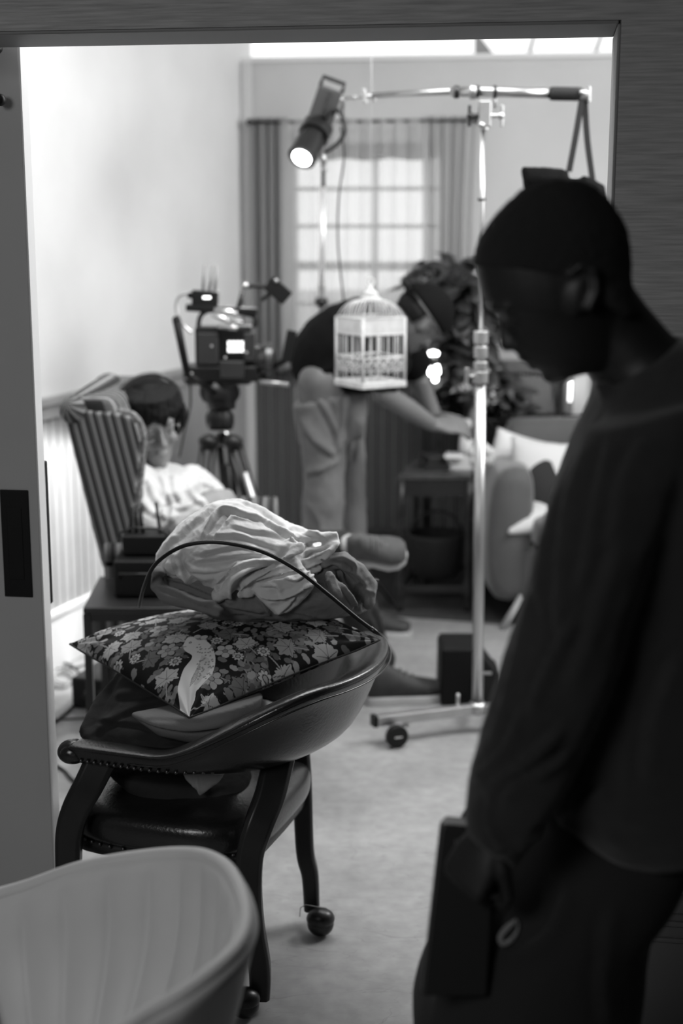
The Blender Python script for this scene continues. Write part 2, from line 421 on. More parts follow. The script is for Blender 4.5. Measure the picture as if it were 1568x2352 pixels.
# dark roller blind at the window head
g = G(); zb = bw(880, 362)[1]
O2 = CB+E*(wx0+wx1)/2-NN*.03+V((0, 0, wz1-.03))
root = thing('roller_blind', 'dark half rolled blind at the top of the window, behind the sheer curtain', 'blind', O2)
bl = G()
n = 60; top = []; 
for i in range(n):
    s_ = wx0+.035+(wx1-wx0-.07)*i/(n-1); sc_ = .012*abs(math.sin(i/(n-1)*math.pi*3))
    top.append((s_, zb-sc_))
poly = [CB+E*a-NN*.03+V((0, 0, z)) for a, z in top]+[CB+E*(wx1-.035)-NN*.03+V((0, 0, wz1-.04)), CB+E*(wx0+.035)-NN*.03+V((0, 0, wz1-.04))]
bl.prism(poly, -NN*.004); bl.build('blind_cloth', sheer_mat('blind_cloth', .1, .05, .5), root)
bl = G(); bl.cyl(CB+E*(wx0+.035)-NN*.03+V((0, 0, wz1-.03)), CB+E*(wx1-.035)-NN*.03+V((0, 0, wz1-.03)), .014); bl.build('roller', M['blackm'], root, smooth=True)
# outdoor ground and neighbour wall seen through the window
g = G(); g.box((.5, 9.6, .35), (9, .2, 1.6)); struct(g.build('wall_outside', mat('outside_white_wall', .8, .9)))
# ceiling beams glimpsed above the low back wall
root = G(); root.prism([P(1092, 70, 8.0), P(1092, 132, 8.0), P(1142, 134, 8.0)], (0, .08, 0))
tag(root.build('ceiling_bracket', mat('grey_painted_timber', .22, .7)), 'grey wedge shaped bracket high above the low back wall', 'bracket')
for i, (a, b_) in enumerate((((1232, 60), (1212, 134)), ((1388, 60), (1362, 134)))):
    g = G(); g.tube([P(a[0], a[1], 7.9), P(b_[0], b_[1], 7.9)], .012, 10)
    tag(g.build('overhead_pipe', mat('pipe_paint%d' % i, .35, .5), smooth=True), ['thin grey pipe hanging near the middle of the gap above the back wall', 'thin grey pipe at the far right of the gap above the back wall'][i], 'pipe')
# right wall and ceiling of the lit room, shell of the near room
g = G(); g.box((2.55, 4.6, 1.45), (.1, 4.4, 2.9)); struct(g.build('wall_right', M['wall']))
g = G(); g.box((.3, 4.75, 2.85), (4.6, 4.2, .1)); struct(g.build('ceiling', M['wall']))
g = G(); g.box((.3, .2, 2.8), (5.6, 5.2, .1)); g.v = g.v; g.build('ceiling', mat('near_ceiling', .4, .9))['kind'] = 'structure'
for nm, c, sz in (('wall_near_left', (-2.4, .2, 1.4), (.1, 5.4, 2.8)), ('wall_near_right', (2.9, .0, 1.4), (.1, 5.0, 2.8)), ('wall_near_back', (.3, -2.4, 1.4), (5.6, .1, 2.8))):
    g = G(); g.box(c, sz); struct(g.build(nm, mat(nm, .3, .9)))
# curtains ---------------------------------------------------------
def curtain(g, x0, x1, ztop, zbot, off, amp, k, gather=0.0, thick=.002, pull=0.0):
    n = 140; m = 26; a = []; b = []
    for j in range(m):
        t = j/(m-1); z = ztop+(zbot-ztop)*t; ra = []; rb = []
        for i in range(n):
            u = i/(n-1); w = (x1-x0)*(1-gather*math.sin(t*math.pi)*.5); c = (x0+x1)/2+pull*t
            s_ = c+(u-.5)*w
            h = math.sin(u*k*6.283+.6*math.sin(u*9+t*1.5))*amp*(.6+.4*t)+.3*amp*math.sin(u*k*15.1+1.3)
            p = CB+E*s_+NN*(off+h)+V((0, 0, z)); ra.append(p); rb.append(p+NN*thick)
        a.append(ra); b.append(rb)
    vs = [p for r in a for p in r]+[p for r in b for p in r]; fs = []
    N0 = n*m
    for j in range(m-1):
        for i in range(n-1):
            q = (j*n+i, j*n+i+1, (j+1)*n+i+1, (j+1)*n+i); fs.append(q); fs.append(tuple(N0+w for w in q[::-1]))
    for i in range(n-1):
        fs.append((i+1, i, N0+i, N0+i+1)); fs.append(((m-1)*n+i, (m-1)*n+i+1, N0+(m-1)*n+i+1, N0+(m-1)*n+i))
    for j in range(m-1):
        fs.append((j*n, (j+1)*n, N0+(j+1)*n, N0+j*n)); fs.append(((j+1)*n+n-1, j*n+n-1, N0+j*n+n-1, N0+(j+1)*n+n-1))
    return g.add(vs, fs)
rz = bw(800, 282)[1]; zb = bw(620, 850)[1]
c0, c1 = bw(583, 500)[0], bw(668, 500)[0]
g = G(); curtain(g, c0, c1, rz+.02, zb, .075, .018, 4); tag(g.build('curtain', M['curt'], smooth=True), 'grey curtain gathered at the left side of the window', 'curtain')
c0, c1 = bw(655, 500)[0], bw(985, 500)[0]
g = G(); curtain(g, c0, c1, rz+.01, zb+.02, .095, .012, 9); tag(g.build('curtain', M['sheer'], smooth=True), 'thin sheer curtain hanging across the bright window panes', 'curtain')
c0, c1 = bw(968, 500)[0], bw(1092, 500)[0]
g = G(); curtain(g, c0, c1, rz+.02, zb-.01, .075, .02, 5, .25); tag(g.build('curtain', M['curtl'], smooth=True), 'pale translucent curtain bunched at the right side of the window', 'curtain')
root = thing('curtain_rod', 'thin dark curtain rod above the window with gathered heading', 'curtain rod', CB+E*.9+NN*.09+V((0, 0, rz)))
a, b_ = bw(580, 282)[0], bw(1098, 290)[0]
g = G(); g.cyl(CB+E*a+NN*.09+V((0, 0, rz)), CB+E*b_+NN*.09+V((0, 0, rz)), .007, 12); g.build('rod', M['blackm'], root, smooth=True)
for s_ in (a, b_):
    g = G(); g.ball(CB+E*s_+NN*.09+V((0, 0, rz)), .013, 8); g.build('finial', M['blackm'], root, smooth=True)
    g = G(); g.box(CB+E*(s_+.01*(1 if s_ == a else -1))+NN*.045+V((0, 0, rz)), (.01, .1, .012), RW); g.build('bracket', M['blackm'], root)
# thin dark sheet over the floor along the back wall
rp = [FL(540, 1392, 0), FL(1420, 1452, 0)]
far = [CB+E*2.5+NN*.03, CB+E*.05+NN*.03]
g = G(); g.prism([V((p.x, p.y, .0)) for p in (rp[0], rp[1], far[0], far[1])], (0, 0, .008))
tag(g.build('floor_sheet', M['floor_sheet']), 'dark flat sheet on the floor under the end table and sofa', 'floor_sheet')
# ================================================================ leather club chair on casters
M['leather'] = mat('dark_leather', .012, .27, spec=.6, noise_amt=.15, nscale=14, bump=.10, bscale=160, coat=.15)
M['wood'] = mat('dark_stained_wood', .012, .4, noise_amt=.3, nscale=12)
M['brass'] = mat('nailhead_metal', .12, .4, 1.0)
fw = V((-.95, .312, 0)).normalized(); lt = V((.312, .95, 0)).normalized()
CC = V((-.335, 2.99, 0))
def cl(f, l, z): return CC+fw*f+lt*l+V((0, 0, z))
chair = thing('club_chair', 'dark leather barrel armchair on casters with studded arms, piled with cushion and clothes', 'chair', CC)
def smooth01(t): t = max(0, min(1, t)); return t*t*(3-2*t)
def plan(t):
    """outer plan curve of arms and back, t from the near arm end round the back to the far arm end"""
    La = .165; R_ = .245; arc = math.pi*R_; tot = 2*La+arc; s = t*tot
    if s < La: return (La-s-.02, -R_, 0, -1)
    if s > La+arc: return (s-La-arc-.02, R_, 0, 1)
    a = (s-La)/R_; return (-math.sin(a)*R_*1.06-.02, -math.cos(a)*R_, -math.sin(a), -math.cos(a))
rs = []; NT = 90; stitch = []
for i in range(NT+1):
    t = i/NT; f, l, nf, nl = plan(t)
    k = smooth01((t-.17)/.22)*smooth01((1-t-.17)/.22)    # 1 at the back
    top = .563+.150*k; bot = .513-.010*k; lean = .03+.12*k; th = .062-.014*k
    ring = []; m = 22
    for j in range(m):
        a = 2*math.pi*j/m
        ca, sa = math.cos(a), math.sin(a)
        h = (sa*.5+.5); zz = bot+(top-bot)*(.5+.5*math.copysign(abs(sa)**.55, sa))
        bulge = .035*k*math.sin(h*math.pi)*(1 if ca > 0 else .3)
        off = lean*h**1.35+bulge+math.copysign(abs(ca)**.7, ca)*th*.5*(1+.25*math.exp(-((h-.9)/.14)**2))
        ring.append(cl(f+nf*off, l+nl*off, zz))
    rs.append(ring)
g = G(); g.rings(rs)
for t_ in (0, 1):
    f, l, nf, nl = plan(t_); g.ball(cl(f, l+nl*.02, .538), (.033, .033, .026), 12)
back = g.build('back_and_arms', M['leather'], chair, smooth=True, sub=1)
g = G(); pts = []
for i in range(12, NT-11):
    t = i/NT; f, l, nf, nl = plan(t); k = smooth01((t-.17)/.22)*smooth01((1-t-.17)/.22)
    top = .563+.150*k; lean = .03+.12*k; off = lean*.86+.028+.008*k
    pts.append(cl(f+nf*off, l+nl*off, top-.022))
g.tube(pts, .0022, 8); g.build('piping', M['leather'], chair, smooth=True)
# studs
stud = G(); stud.ball((0, 0, 0), (.0042, .0042, .0042), 6); sm = stud.mesh('nailhead'); sm.materials.append(M['brass']); sm.polygons.foreach_set('use_smooth', [True]*len(sm.polygons))
def put(me, p, name='nailhead'):
    o = bpy.data.objects.new(name, me); COL.objects.link(o); o.location = p; adopt(o, chair); return o
for i in range(20):
    a = i/19*.26
    f, l, nf, nl = plan(a); k = smooth01((a-.17)/.22); put(sm, cl(f+nf*.040, l+nl*(.042), .530-.004*i/19))
g = G()
# seat
g.ball(cl(-.005, 0, .362), (.240, .256, .062), 22, Matrix((fw, lt, V((0, 0, 1)))).transposed(), .62)
seat = g.build('seat', M['leather'], chair, smooth=True, sub=1)
g = G(); g.ball(cl(.0, 0, .312), (.224, .240, .022), 16, Matrix((fw, lt, V((0, 0, 1)))).transposed(), .45); g.build('seat_rail', M['wood'], chair, smooth=True)
for i in range(26):
    a = -2.75+i*.105; 
    if i > 13: a = -2.75+i*.105
    c, s = math.cos(a), math.sin(a); e = .62
    p = cl(.0+math.copysign(abs(c)**e, c)*.229, math.copysign(abs(s)**e, s)*.245, .326); put(sm, p)
def blade(pts, w, t, name='leg'):
    """sawn timber leg following a curved centre line"""
    q = [V(p) for p in spl([tuple(a) for a in pts], 5)]; rr = []
    for i, c in enumerate(q):
        d = (q[min(i+1, len(q)-1)]-q[max(i-1, 0)]).normalized(); x = d.cross(V((0, 1, 0))).normalized(); y = x.cross(d)
        ww = w[0]+(w[1]-w[0])*i/(len(q)-1)
        rr.append([c+x*a*ww/2+y*b*t/2 for a, b in ((-1, -.7), (-.7, -1), (.7, -1), (1, -.7), (1, .7), (.7, 1), (-.7, 1), (-1, .7))])
    g = G(); g.rings(rr); return g.build(name, M['wood'], chair, bevel=.003)
yn = 2.705
l1 = blade([P(640, 1742, 2.80), P(620, 1825, 2.745), P(592, 1900, yn), P(575, 1960, yn), P(572, 2040, yn), P(580, 2130, yn), P(596, 2220, yn), P(597, 2290, yn)], (.066, .042), .045)
l2 = blade([PX(672, 3.10, .5), PX(686, 3.09, .43), PX(694, 3.08, .34), P(700, 1950, 3.07), P(712, 2010, 3.07), P(716, 2088, 3.07)], (.05, .036), .04)
l3 = blade([P(232, 1745, 2.79), P(205, 1800, 2.78), P(178, 1850, 2.78), P(162, 1900, 2.78), P(158, 1960, 2.78), P(160, 2100, 2.78), P(166, 2210, 2.78)], (.066, .046), .045)
l4 = blade([cl(.25, .24, .5), cl(.28, .24, .42), cl(.27, .24, .33), cl(.26, .24, .2), cl(.29, .24, .07)], (.06, .04), .045)
def caster(p, top, lg):
    cg = G(); cg.ball(p, (.031, .024, .031), 12); c = cg.build('caster', M['blackm'], chair, smooth=True)
    h = G(); h.cyl(V(p)+V((0, 0, .0)), V(top)+V((0, 0, .004)), .011, 12); h.ball(V(p)+V((0, 0, .012)), (.033, .027, .024), 10); h.build('caster_fork', M['blackm'], c, smooth=True)
p = FL(562, 2338); caster((p.x, p.y, .032), P(592, 2290, yn), l1)
p = FL(736, 2150); caster((p.x, p.y, .032), P(714, 2088, 3.07), l2)
p = P(166, 2230, 2.78); caster((p.x-.02, p.y, .032), (p.x, p.y, .07), l3)
p = cl(.30, .24, .032); caster(p, cl(.29, .24, .07), l4)
# a thread of stray fibres caught on the caster
g = G(); q = P(736, 2100, 3.05)
g.tube([P(688, 2105, 3.05), P(690, 2085, 3.04), P(702, 2078, 3.03), P(722, 2082, 3.03), P(748, 2085, 3.04), P(762, 2105, 3.05)], .0011, 6); g.build('loose_string', mat('thread', .3, .8), chair, smooth=True)
# underside lining hanging below the arms
M['dkcloth'] = mat('charcoal_cloth', .016, .9, bump=.1, bscale=300)
M['grcloth'] = mat('grey_cotton', .17, .9, bump=.12, bscale=260)
M['ltcloth'] = mat('pale_cotton', .6, .92, bump=.10, bscale=240, noise_amt=.04, nscale=5)
C = lambda x, y: (140+x/1.782, 1120+y/1.782)   # working crop to photo pixels
# black jacket lying across the arms
g = G()
g.olo([(285, 1545, 300, 1530, .03), (250, 1590, 420, 1560, .10), (215, 1640, 540, 1610, .16), (198, 1680, 560, 1660, .17), (206, 1700, 560, 1702, .15), (270, 1716, 520, 1735, .10)], 2.96, e=.8)
g.ball(P(230, 1690, 2.88), (.035, .05, .022)); g.limb([P(205, 1690, 2.86), P(300, 1705, 2.83), P(420, 1728, 2.79), P(520, 1740, 2.76)], [.014, .016, .015, .012])
g.limb([P(290, 1550, 3.0), P(240, 1620, 2.93), P(203, 1680, 2.88)], [.02, .025, .02])
o = g.organic('jacket', M['dkcloth'], vox=.005, it=8, creases=[([(210, 1690), (300, 1630), (420, 1600)], 10, .007), ([(260, 1600), (330, 1590), (400, 1570)], 12, .006), ([(225, 1655), (330, 1665), (430, 1700)], 9, .006), ([(300, 1712), (400, 1722), (500, 1728)], 8, .006)], nz=.004, nsc=14)
tag(o, 'crumpled black jacket lying over the arms of the club chair under the patterned cushion', 'jacket')
# grey cloth fold spilling below the pillow
g = G()
g.olo([(298, 1638, 320, 1636, .004), (320, 1655, 605, 1595, .06), (340, 1668, 600, 1620, .06), (360, 1684, 585, 1640, .05), (420, 1698, 550, 1668, .04), (470, 1702, 525, 1694, .015)], 2.80, e=.9)
o = g.organic('grey_cloth', M['grcloth'], vox=.004, it=5, creases=[([(300, 1640), (360, 1665), (440, 1675), (540, 1660)], 9, .006), ([(335, 1650), (390, 1650), (470, 1655)], 8, .003)])
tag(o, 'mid grey folded cloth poking out under the near corner of the printed cushion', 'cloth')
g = G()
g.olo([(235, 1752, 575, 1772, .10), (300, 1800, 580, 1800, .12), (380, 1835, 575, 1835, .11), (460, 1862, 565, 1860, .06), (500, 1872, 545, 1870, .03)], 2.93, e=.8)
o = g.organic('dark_blanket', M['dkcloth'], vox=.006, it=6, nz=.004, nsc=12)
tag(o, 'dark blanket lying on the seat of the club chair beneath the arms', 'blanket')
g = G(); g.olo([(412, 1768, 518, 1776, .012), (425, 1790, 505, 1794, .012), (448, 1812, 480, 1814, .01), (456, 1826, 462, 1826, .006)], 2.80)
o = g.organic('pale_cloth', mat('pale_lining', .28, .9), vox=.003, it=4, creases=[([(448, 1780), (452, 1800), (457, 1822)], 4, .004)], nz=.002, nsc=30)
tag(o, 'small pale cloth corner hanging below the studded arm of the club chair', 'cloth')
# ================================================================ patterned cushion
pL, pB, pR, pT = P(160, 1479, 3.05), P(434, 1648, 2.74), P(872, 1470, 2.90), P(600, 1362, 3.27)
pc = (pL+pB+pR+pT)/4
ua = ((pR-pB)+(pT-pL))/2; va = ((pL-pB)+(pT-pR))/2; un, vn_ = ua.normalized(), va.normalized(); nn = un.cross(vn_).normalized()
if nn.z < 0: nn = -nn
Nn = 560
U, Vv = np.meshgrid(np.linspace(0, 1, Nn), np.linspace(0, 1, Nn))
tone = np.full((Nn, Nn), .010)
def px2uv(px, py, h=.045, it=3):
    r = ray(px, py); o = V((0, 0, H)); q = pc+nn*h; t = (q-o).dot(nn)/r.dot(nn); p = o+r*t-pB
    a = ua; b = va; A11, A12, A22 = a.dot(a), a.dot(b), b.dot(b); b1, b2 = p.dot(a), p.dot(b); D = A11*A22-A12*A12
    u, v = (b1*A22-b2*A12)/D, (b2*A11-b1*A12)/D
    if it:
        s, t = 2*u-1, 2*v-1; h2 = .078*(max(0, 1-s*s)*max(0, 1-t*t))**.55; return px2uv(px, py, (h+h2)/2, it-1)
    return u, v
def win(u, v, R):
    i0, i1 = max(0, int((v-R)*Nn)), min(Nn, int((v+R)*Nn)+2); j0, j1 = max(0, int((u-R)*Nn)), min(Nn, int((u+R)*Nn)+2)
    return slice(i0, i1), slice(j0, j1)
def polar(u, v, R, rot, fn, val, vein=None):
    w = win(u, v, R*1.2); x = U[w]-u; y = Vv[w]-v
    if x.size == 0: return
    r = np.hypot(x, y)/R; th = np.arctan2(y, x)-rot
    ins = r < fn(th); tone[w][ins] = val
    if vein is not None:
        k = ins & vein(r, th, x/R, y/R); tone[w][k] = .012
def line(pts, wd, val):
    pts = spl(pts, 8)
    for i in range(len(pts)-1):
        ax, ay = pts[i]; bx, by = pts[i+1]; L_ = math.hypot(bx-ax, by-ay)+1e-6
        w = win((ax+bx)/2, (ay+by)/2, L_/2+wd*1.5); x = U[w]; y = Vv[w]
        t = np.clip(((x-ax)*(bx-ax)+(y-ay)*(by-ay))/L_**2, 0, 1); d = np.hypot(x-ax-t*(bx-ax), y-ay-t*(by-ay)); tone[w][d < wd/2] = val
def polyfill(pts, val):
    pts = spl(pts+[pts[0]], 6); xs = [p[0] for p in pts]; ys = [p[1] for p in pts]
    w = win((min(xs)+max(xs))/2, (min(ys)+max(ys))/2, max(max(xs)-min(xs), max(ys)-min(ys))/2+.01)
    x = U[w]; y = Vv[w]; c = np.zeros(x.shape, bool)
    for i in range(len(pts)-1):
        x0, y0 = pts[i]; x1, y1 = pts[i+1]
        if y0 == y1: continue
        c ^= ((y0 > y) != (y1 > y)) & (x < (x1-x0)*(y-y0)/(y1-y0)+x0)
    tone[w][c] = val; return w, c
lobed = lambda n: (lambda th: .30+.70*np.exp(-(np.abs(((th+math.pi) % (2*math.pi))-math.pi)/2.3)**4)*(.55+.45*np.abs(np.cos(th*n/2))**.6)+.10*np.cos(th*n*2.0))
leafv = lambda n: (lambda r, th, x, y: (np.abs(np.sin(th*n/2))*r < .045) & (r < .8) & (np.abs(((th+math.pi) % (2*math.pi))-math.pi) < 2.2))
petal = lambda n: (lambda th: .62+.38*np.abs(np.cos(th*n/2)))
petv = lambda n: (lambda r, th, x, y: ((np.abs(np.cos(th*n/2))*r < .05) & (r > .25)) | ((r > .2) & (r < .27)))
slim = lambda th: np.abs(np.cos(th/2))**9*1.0+.02
r_ = random.Random(5)
for i in range(70):   # curling stems
    u, v, a = r_.random(), r_.random(), r_.random()*6.28; pts = [(u, v)]; k = r_.uniform(-1, 1)
    for j in range(6):
        a += k*.45; u += math.cos(a)*.035; v += math.sin(a)*.035; pts.append((u, v))
    line(pts, .006 if i % 3 else .009, (.10, .055, .16)[i % 3])
    for (pu, pv) in pts[1:]:
        for sg in (-1, 1):
            polar(pu, pv, .03, a+sg*1.2+r_.uniform(-.4, .4), slim, (.09, .06, .13)[(i+sg) % 3])
def scatter(n, R, fn, tries=4000, pts=[]):
    k = 0
    for _ in range(tries):
        if k >= n: break
        u, v = r_.random(), r_.random()
        if all(math.hypot(u-a, v-b) > (R+c)*.82 for a, b, c in placed):
            placed.append((u, v, R)); fn(u, v, R*r_.uniform(.88, 1.08), r_.random()*6.28, k); k += 1
bird = [(427, 1470), (434, 1459), (447, 1456), (458, 1463), (476, 1464), (491, 1478), (498, 1500), (495, 1525), (484, 1545), (466, 1560), (450, 1572), (446, 1590), (434, 1618), (424, 1645), (414, 1648), (409, 1630), (410, 1600), (408, 1572), (415, 1545), (424, 1526), (440, 1508), (444, 1499), (440, 1494), (429, 1488), (424, 1479)]
bq = [px2uv(*p) for p in bird]
placed = [(px2uv(458, 1500)[0], px2uv(458, 1500)[1], .085), (px2uv(440, 1545)[0], px2uv(440, 1545)[1], .06), (px2uv(420, 1600)[0], px2uv(420, 1600)[1], .04)]
def fA(u, v, R, a, k):
    n = 7; polar(u, v, R*1.15, a, lobed(n), .011); polar(u, v, R, a, lobed(n), (.27, .20, .085, .25)[k % 4], leafv(n)); line([(u-math.cos(a)*R*.2, v-math.sin(a)*R*.2), (u-math.cos(a)*R*1.3, v-math.sin(a)*R*1.3)], .006, .2)
def fB(u, v, R, a, k):
    n = (5, 6, 5)[k % 3]; polar(u, v, R*1.16, a, petal(n), .011); polar(u, v, R, a, petal(n), (.30, .22, .26)[k % 3], petv(n)); polar(u, v, R*.22, a, lambda th: 1+0*th, .16)
def fC(u, v, R, a, k): polar(u, v, R*1.2, a, petal(9), .011); polar(u, v, R, a, petal(9), .3, petv(9)); polar(u, v, R*.45, a, lambda th: 1+0*th, .03); polar(u, v, R*.3, a, lambda th: 1+0*th, .22)
def fD(u, v, R, a, k):
    for da in (-.8, 0, .8): polar(u, v, R, a+da, slim, (.10, .14, .07, .2)[k % 4])
scatter(34, .062, fA); scatter(22, .046, fB); scatter(24, .030, fC); scatter(120, .026, fD)
# plain plump bird of its own drawing
w, c = polyfill([(a+(a-.5)*.0, b) for a, b in bq], .42)
wq = [px2uv(*p) for p in [(466, 1496), (484, 1506), (484, 1528), (466, 1546), (446, 1562), (452, 1540), (460, 1516)]]
w2, c2 = polyfill(wq, .34)
for k in range(60):
    q = px2uv(r_.uniform(455, 494), r_.uniform(1470, 1550)); polar(q[0], q[1], .0045, 0, lambda th: 1+0*th, .17) if any(True for _ in [0]) and True else 0
for k in range(5):
    line([px2uv(464-k*2, 1508+k*8), px2uv(452-k*2, 1530+k*7), px2uv(440-k, 1552+k*4)], .0022, .10)
e_ = px2uv(441, 1469); polar(e_[0], e_[1], .007, 0, lambda th: 1+0*th, .03); polar(e_[0], e_[1], .0035, 0, lambda th: 1+0*th, .3)
line([px2uv(430, 1478), px2uv(418, 1480)], .008, .2)
# geometry: two puffed faces that meet in a seam with pinched corners
def cushion_faces(sgn):
    s = 2*U-1; t = 2*Vv-1
    puff = (np.clip(1-s**2, 0, 1)**.55)*(np.clip(1-t**2, 0, 1)**.55)
    pin = .015
    X = s*(1-pin*(1-t**2)*.9); Y = t*(1-pin*(1-s**2)*.9)
    h = puff*(.078 if sgn > 0 else -.050)
    h = h - .028*np.exp(-((s-.3)**2+(t-.45)**2)/.3)*(sgn > 0)
    wr = np.zeros_like(s)
    for (cx, cy) in ((-1, 1), (1, -1), (-1, -1), (1, 1)):
        d = np.hypot(s-cx, t-cy); an = np.arctan2(t-cy, s-cx); wr += .0035*np.sin(an*17+cx)*np.exp(-((d-.28)/.2)**2)
    h = h+wr
    return X, Y, h
Pm = np.zeros((Nn, Nn, 3))
cor = {k: np.array(v) for k, v in dict(L=pL, B=pB, R=pR, T=pT).items()}; n_ = np.array(nn)
def make_face(sgn, N2):
    X, Y, h = cushion_faces(sgn)
    a = (X+1)/2; b = (Y+1)/2
    co = (cor['B'][None, None]*((1-a)*(1-b))[..., None]+cor['R'][None, None]*(a*(1-b))[..., None]+cor['L'][None, None]*((1-a)*b)[..., None]+cor['T'][None, None]*(a*b)[..., None])+n_*h[..., None]
    return co
top = make_face(1, Nn); st = 8; 
vs = top.reshape(-1, 3); idx = np.arange(Nn*Nn).reshape(Nn, Nn)
fa = np.stack([idx[:-1, :-1], idx[:-1, 1:], idx[1:, 1:], idx[1:, :-1]], -1).reshape(-1, 4)
me = bpy.data.meshes.new('cover_front'); me.vertices.add(len(vs)); me.vertices.foreach_set('co', vs.reshape(-1))
me.loops.add(fa.size); me.loops.foreach_set('vertex_index', fa.reshape(-1)); me.polygons.add(len(fa)); me.polygons.foreach_set('loop_start', np.arange(0, fa.size, 4)); me.polygons.foreach_set('loop_total', np.full(len(fa), 4)); me.update(); me.validate()
at = me.color_attributes.new('print', 'FLOAT_COLOR', 'POINT'); tn = tone.reshape(-1); cc4 = np.ones((len(tn), 4), np.float32); cc4[:, :3] = np.where(tn < .03, tn*.8, tn*1.75)[:, None]; at.data.foreach_set('color', cc4.reshape(-1))
m, nt, N, L, b = newmat('printed_cotton'); a_ = N.new('ShaderNodeAttribute'); a_.attribute_name = 'print'; L.new(a_.outputs['Color'], b.inputs['Base Color']); b.inputs['Roughness'].default_value = .7; b.inputs['Specular IOR Level'].default_value = .25
bump = N.new('ShaderNodeBump'); bump.inputs['Strength'].default_value = .15; bump.inputs['Distance'].default_value = .001
nz_ = N.new('ShaderNodeTexNoise'); nz_.inputs['Scale'].default_value = 500; L.new(nz_.outputs['Fac'], bump.inputs['Height']); L.new(bump.outputs[0], b.inputs['Normal'])
cush = thing('cushion', 'square cushion with dark bird and flower print lying on the club chair', 'cushion', (pc.x, pc.y, pc.z-.05))
link('cover_front', me, m, cush)
# last row/column must reach the seam
ix = list(range(0, Nn-1, 2))+[Nn-1]; bt = make_face(-1, Nn)[np.ix_(ix, ix)]; k = bt.shape[0]; tb = tone[np.ix_(ix, ix)].reshape(-1)
g = G(); g.v = [V(p) for p in bt.reshape(-1, 3)]; g.f = [(i*k+j, (i+1)*k+j, (i+1)*k+j+1, i*k+j+1) for i in range(k-1) for j in range(k-1)]
cbk = g.build('cover_back', m, cush, smooth=True); at2 = cbk.data.color_attributes.new('print', 'FLOAT_COLOR', 'POINT'); c4 = np.ones((len(tb), 4), np.float32); c4[:, :3] = np.where(tb < .03, tb*.8, tb*1.75)[:, None]; at2.data.foreach_set('color', c4.reshape(-1))
seam = [V(top[0, j]) for j in range(0, Nn, 13)]+[V(top[i, -1]) for i in range(0, Nn, 13)]+[V(top[-1, j]) for j in range(Nn-1, -1, -13)]+[V(top[i, 0]) for i in range(Nn-1, -1, -13)]
g = G(); g.tube(seam, .0022, 6); g.build('seam', mat('cushion_seam', .03, .8), cush, smooth=True)
# ================================================================ pile of cloth on the cushion
def K(pts, w, A): return ([C(*p) for p in pts], w, A)
# lower, darker cloth
g = G()
g.olo([C(385, 330)+C(900, 330)+(.09,), C(388, 370)+C(1180, 300)+(.11,), C(395, 420)+C(1240, 350)+(.12,), C(470, 450)+C(1268, 420)+(.12,), C(560, 490)+C(1255, 490)+(.10,), C(640, 525)+C(1150, 515)+(.07,), C(740, 548)+C(900, 530)+(.04,)], 3.02, e=.85)
g.limb([P(*C(1080, 300), 2.95), P(*C(1160, 300), 2.95), P(*C(1210, 340), 2.96), P(*C(1262, 400), 2.97), P(*C(1255, 470), 2.95)], [.018, .018, .02, .02, .014])
g.limb([P(*C(400, 350), 2.93), P(*C(395, 400), 2.93), P(*C(430, 440), 2.92), P(*C(540, 470), 2.89), P(*C(640, 510), 2.87)], [.012, .016, .018, .016, .012])
g.limb([P(*C(1100, 360), 2.90), P(*C(1130, 420), 2.89), P(*C(1180, 480), 2.90)], [.012, .016, .012])
o = g.organic('grey_garment', M['grcloth'], vox=.0035, it=6, creases=[
    K([(400, 345), (450, 375), (520, 395), (600, 430), (700, 470)], 6, .008), K([(390, 400), (470, 430), (560, 470), (650, 500), (740, 520)], 7, .006),
    K([(560, 480), (660, 480), (760, 500), (840, 510)], 8, .005), K([(1060, 330), (1110, 312), (1170, 335), (1220, 370), (1262, 440)], 5, .009),
    K([(1080, 300), (1150, 290), (1200, 320), (1200, 345)], 5, .008), K([(1140, 330), (1150, 390), (1180, 450), (1215, 495)], 6, .009),
    K([(1090, 370), (1110, 420), (1150, 470)], 5, .008), K([(1240, 380), (1250, 430), (1240, 490)], 5, .007), K([(860, 520), (840, 490), (810, 450)], 5, .008)], nz=.004, nsc=16)
tag(o, 'mid grey crumpled garment between the pale cloth and the patterned cushion', 'garment')
# upper pale cloth
g = G()
g.olo([C(620, 62)+C(740, 48)+(.03,), C(540, 110)+C(830, 90)+(.07,), C(470, 165)+C(930, 150)+(.10,), C(420, 220)+C(1030, 200)+(.12,), C(388, 280)+C(1120, 235)+(.13,), C(392, 330)+C(1120, 290)+(.13,), C(470, 372)+C(1080, 350)+(.11,), C(580, 415)+C(1040, 400)+(.09,), C(690, 455)+C(980, 460)+(.05,)], 3.02, e=.9)
g.limb([P(*C(975, 212), 2.97), P(*C(1050, 203), 2.96), P(*C(1128, 196), 2.97), P(*C(1132, 225), 2.96), P(*C(1075, 262), 2.95), P(*C(1000, 268), 2.94)], [.014, .013, .011, .012, .014, .012])
g.limb([P(*C(900, 255), 2.92), P(*C(950, 225), 2.93), P(*C(968, 230), 2.92), P(*C(940, 280), 2.91)], [.016, .014, .012, .012])
g.olo([C(775, 385)+C(1000, 330)+(.03,), C(782, 420)+C(1045, 375)+(.03,), C(825, 470)+C(1040, 405)+(.025,), C(870, 518)+C(985, 470)+(.015,), C(885, 524)+C(940, 500)+(.01,)], 2.90, e=.8)
g.limb([P(*C(760, 420), 2.9), P(*C(770, 370), 2.9), P(*C(860, 340), 2.9), P(*C(960, 320), 2.9)], [.018, .022, .02, .016])
g.limb([P(*C(640, 440), 2.90), P(*C(700, 390), 2.90), P(*C(750, 350), 2.89), P(*C(860, 310), 2.90)], [.014, .02, .024, .02])
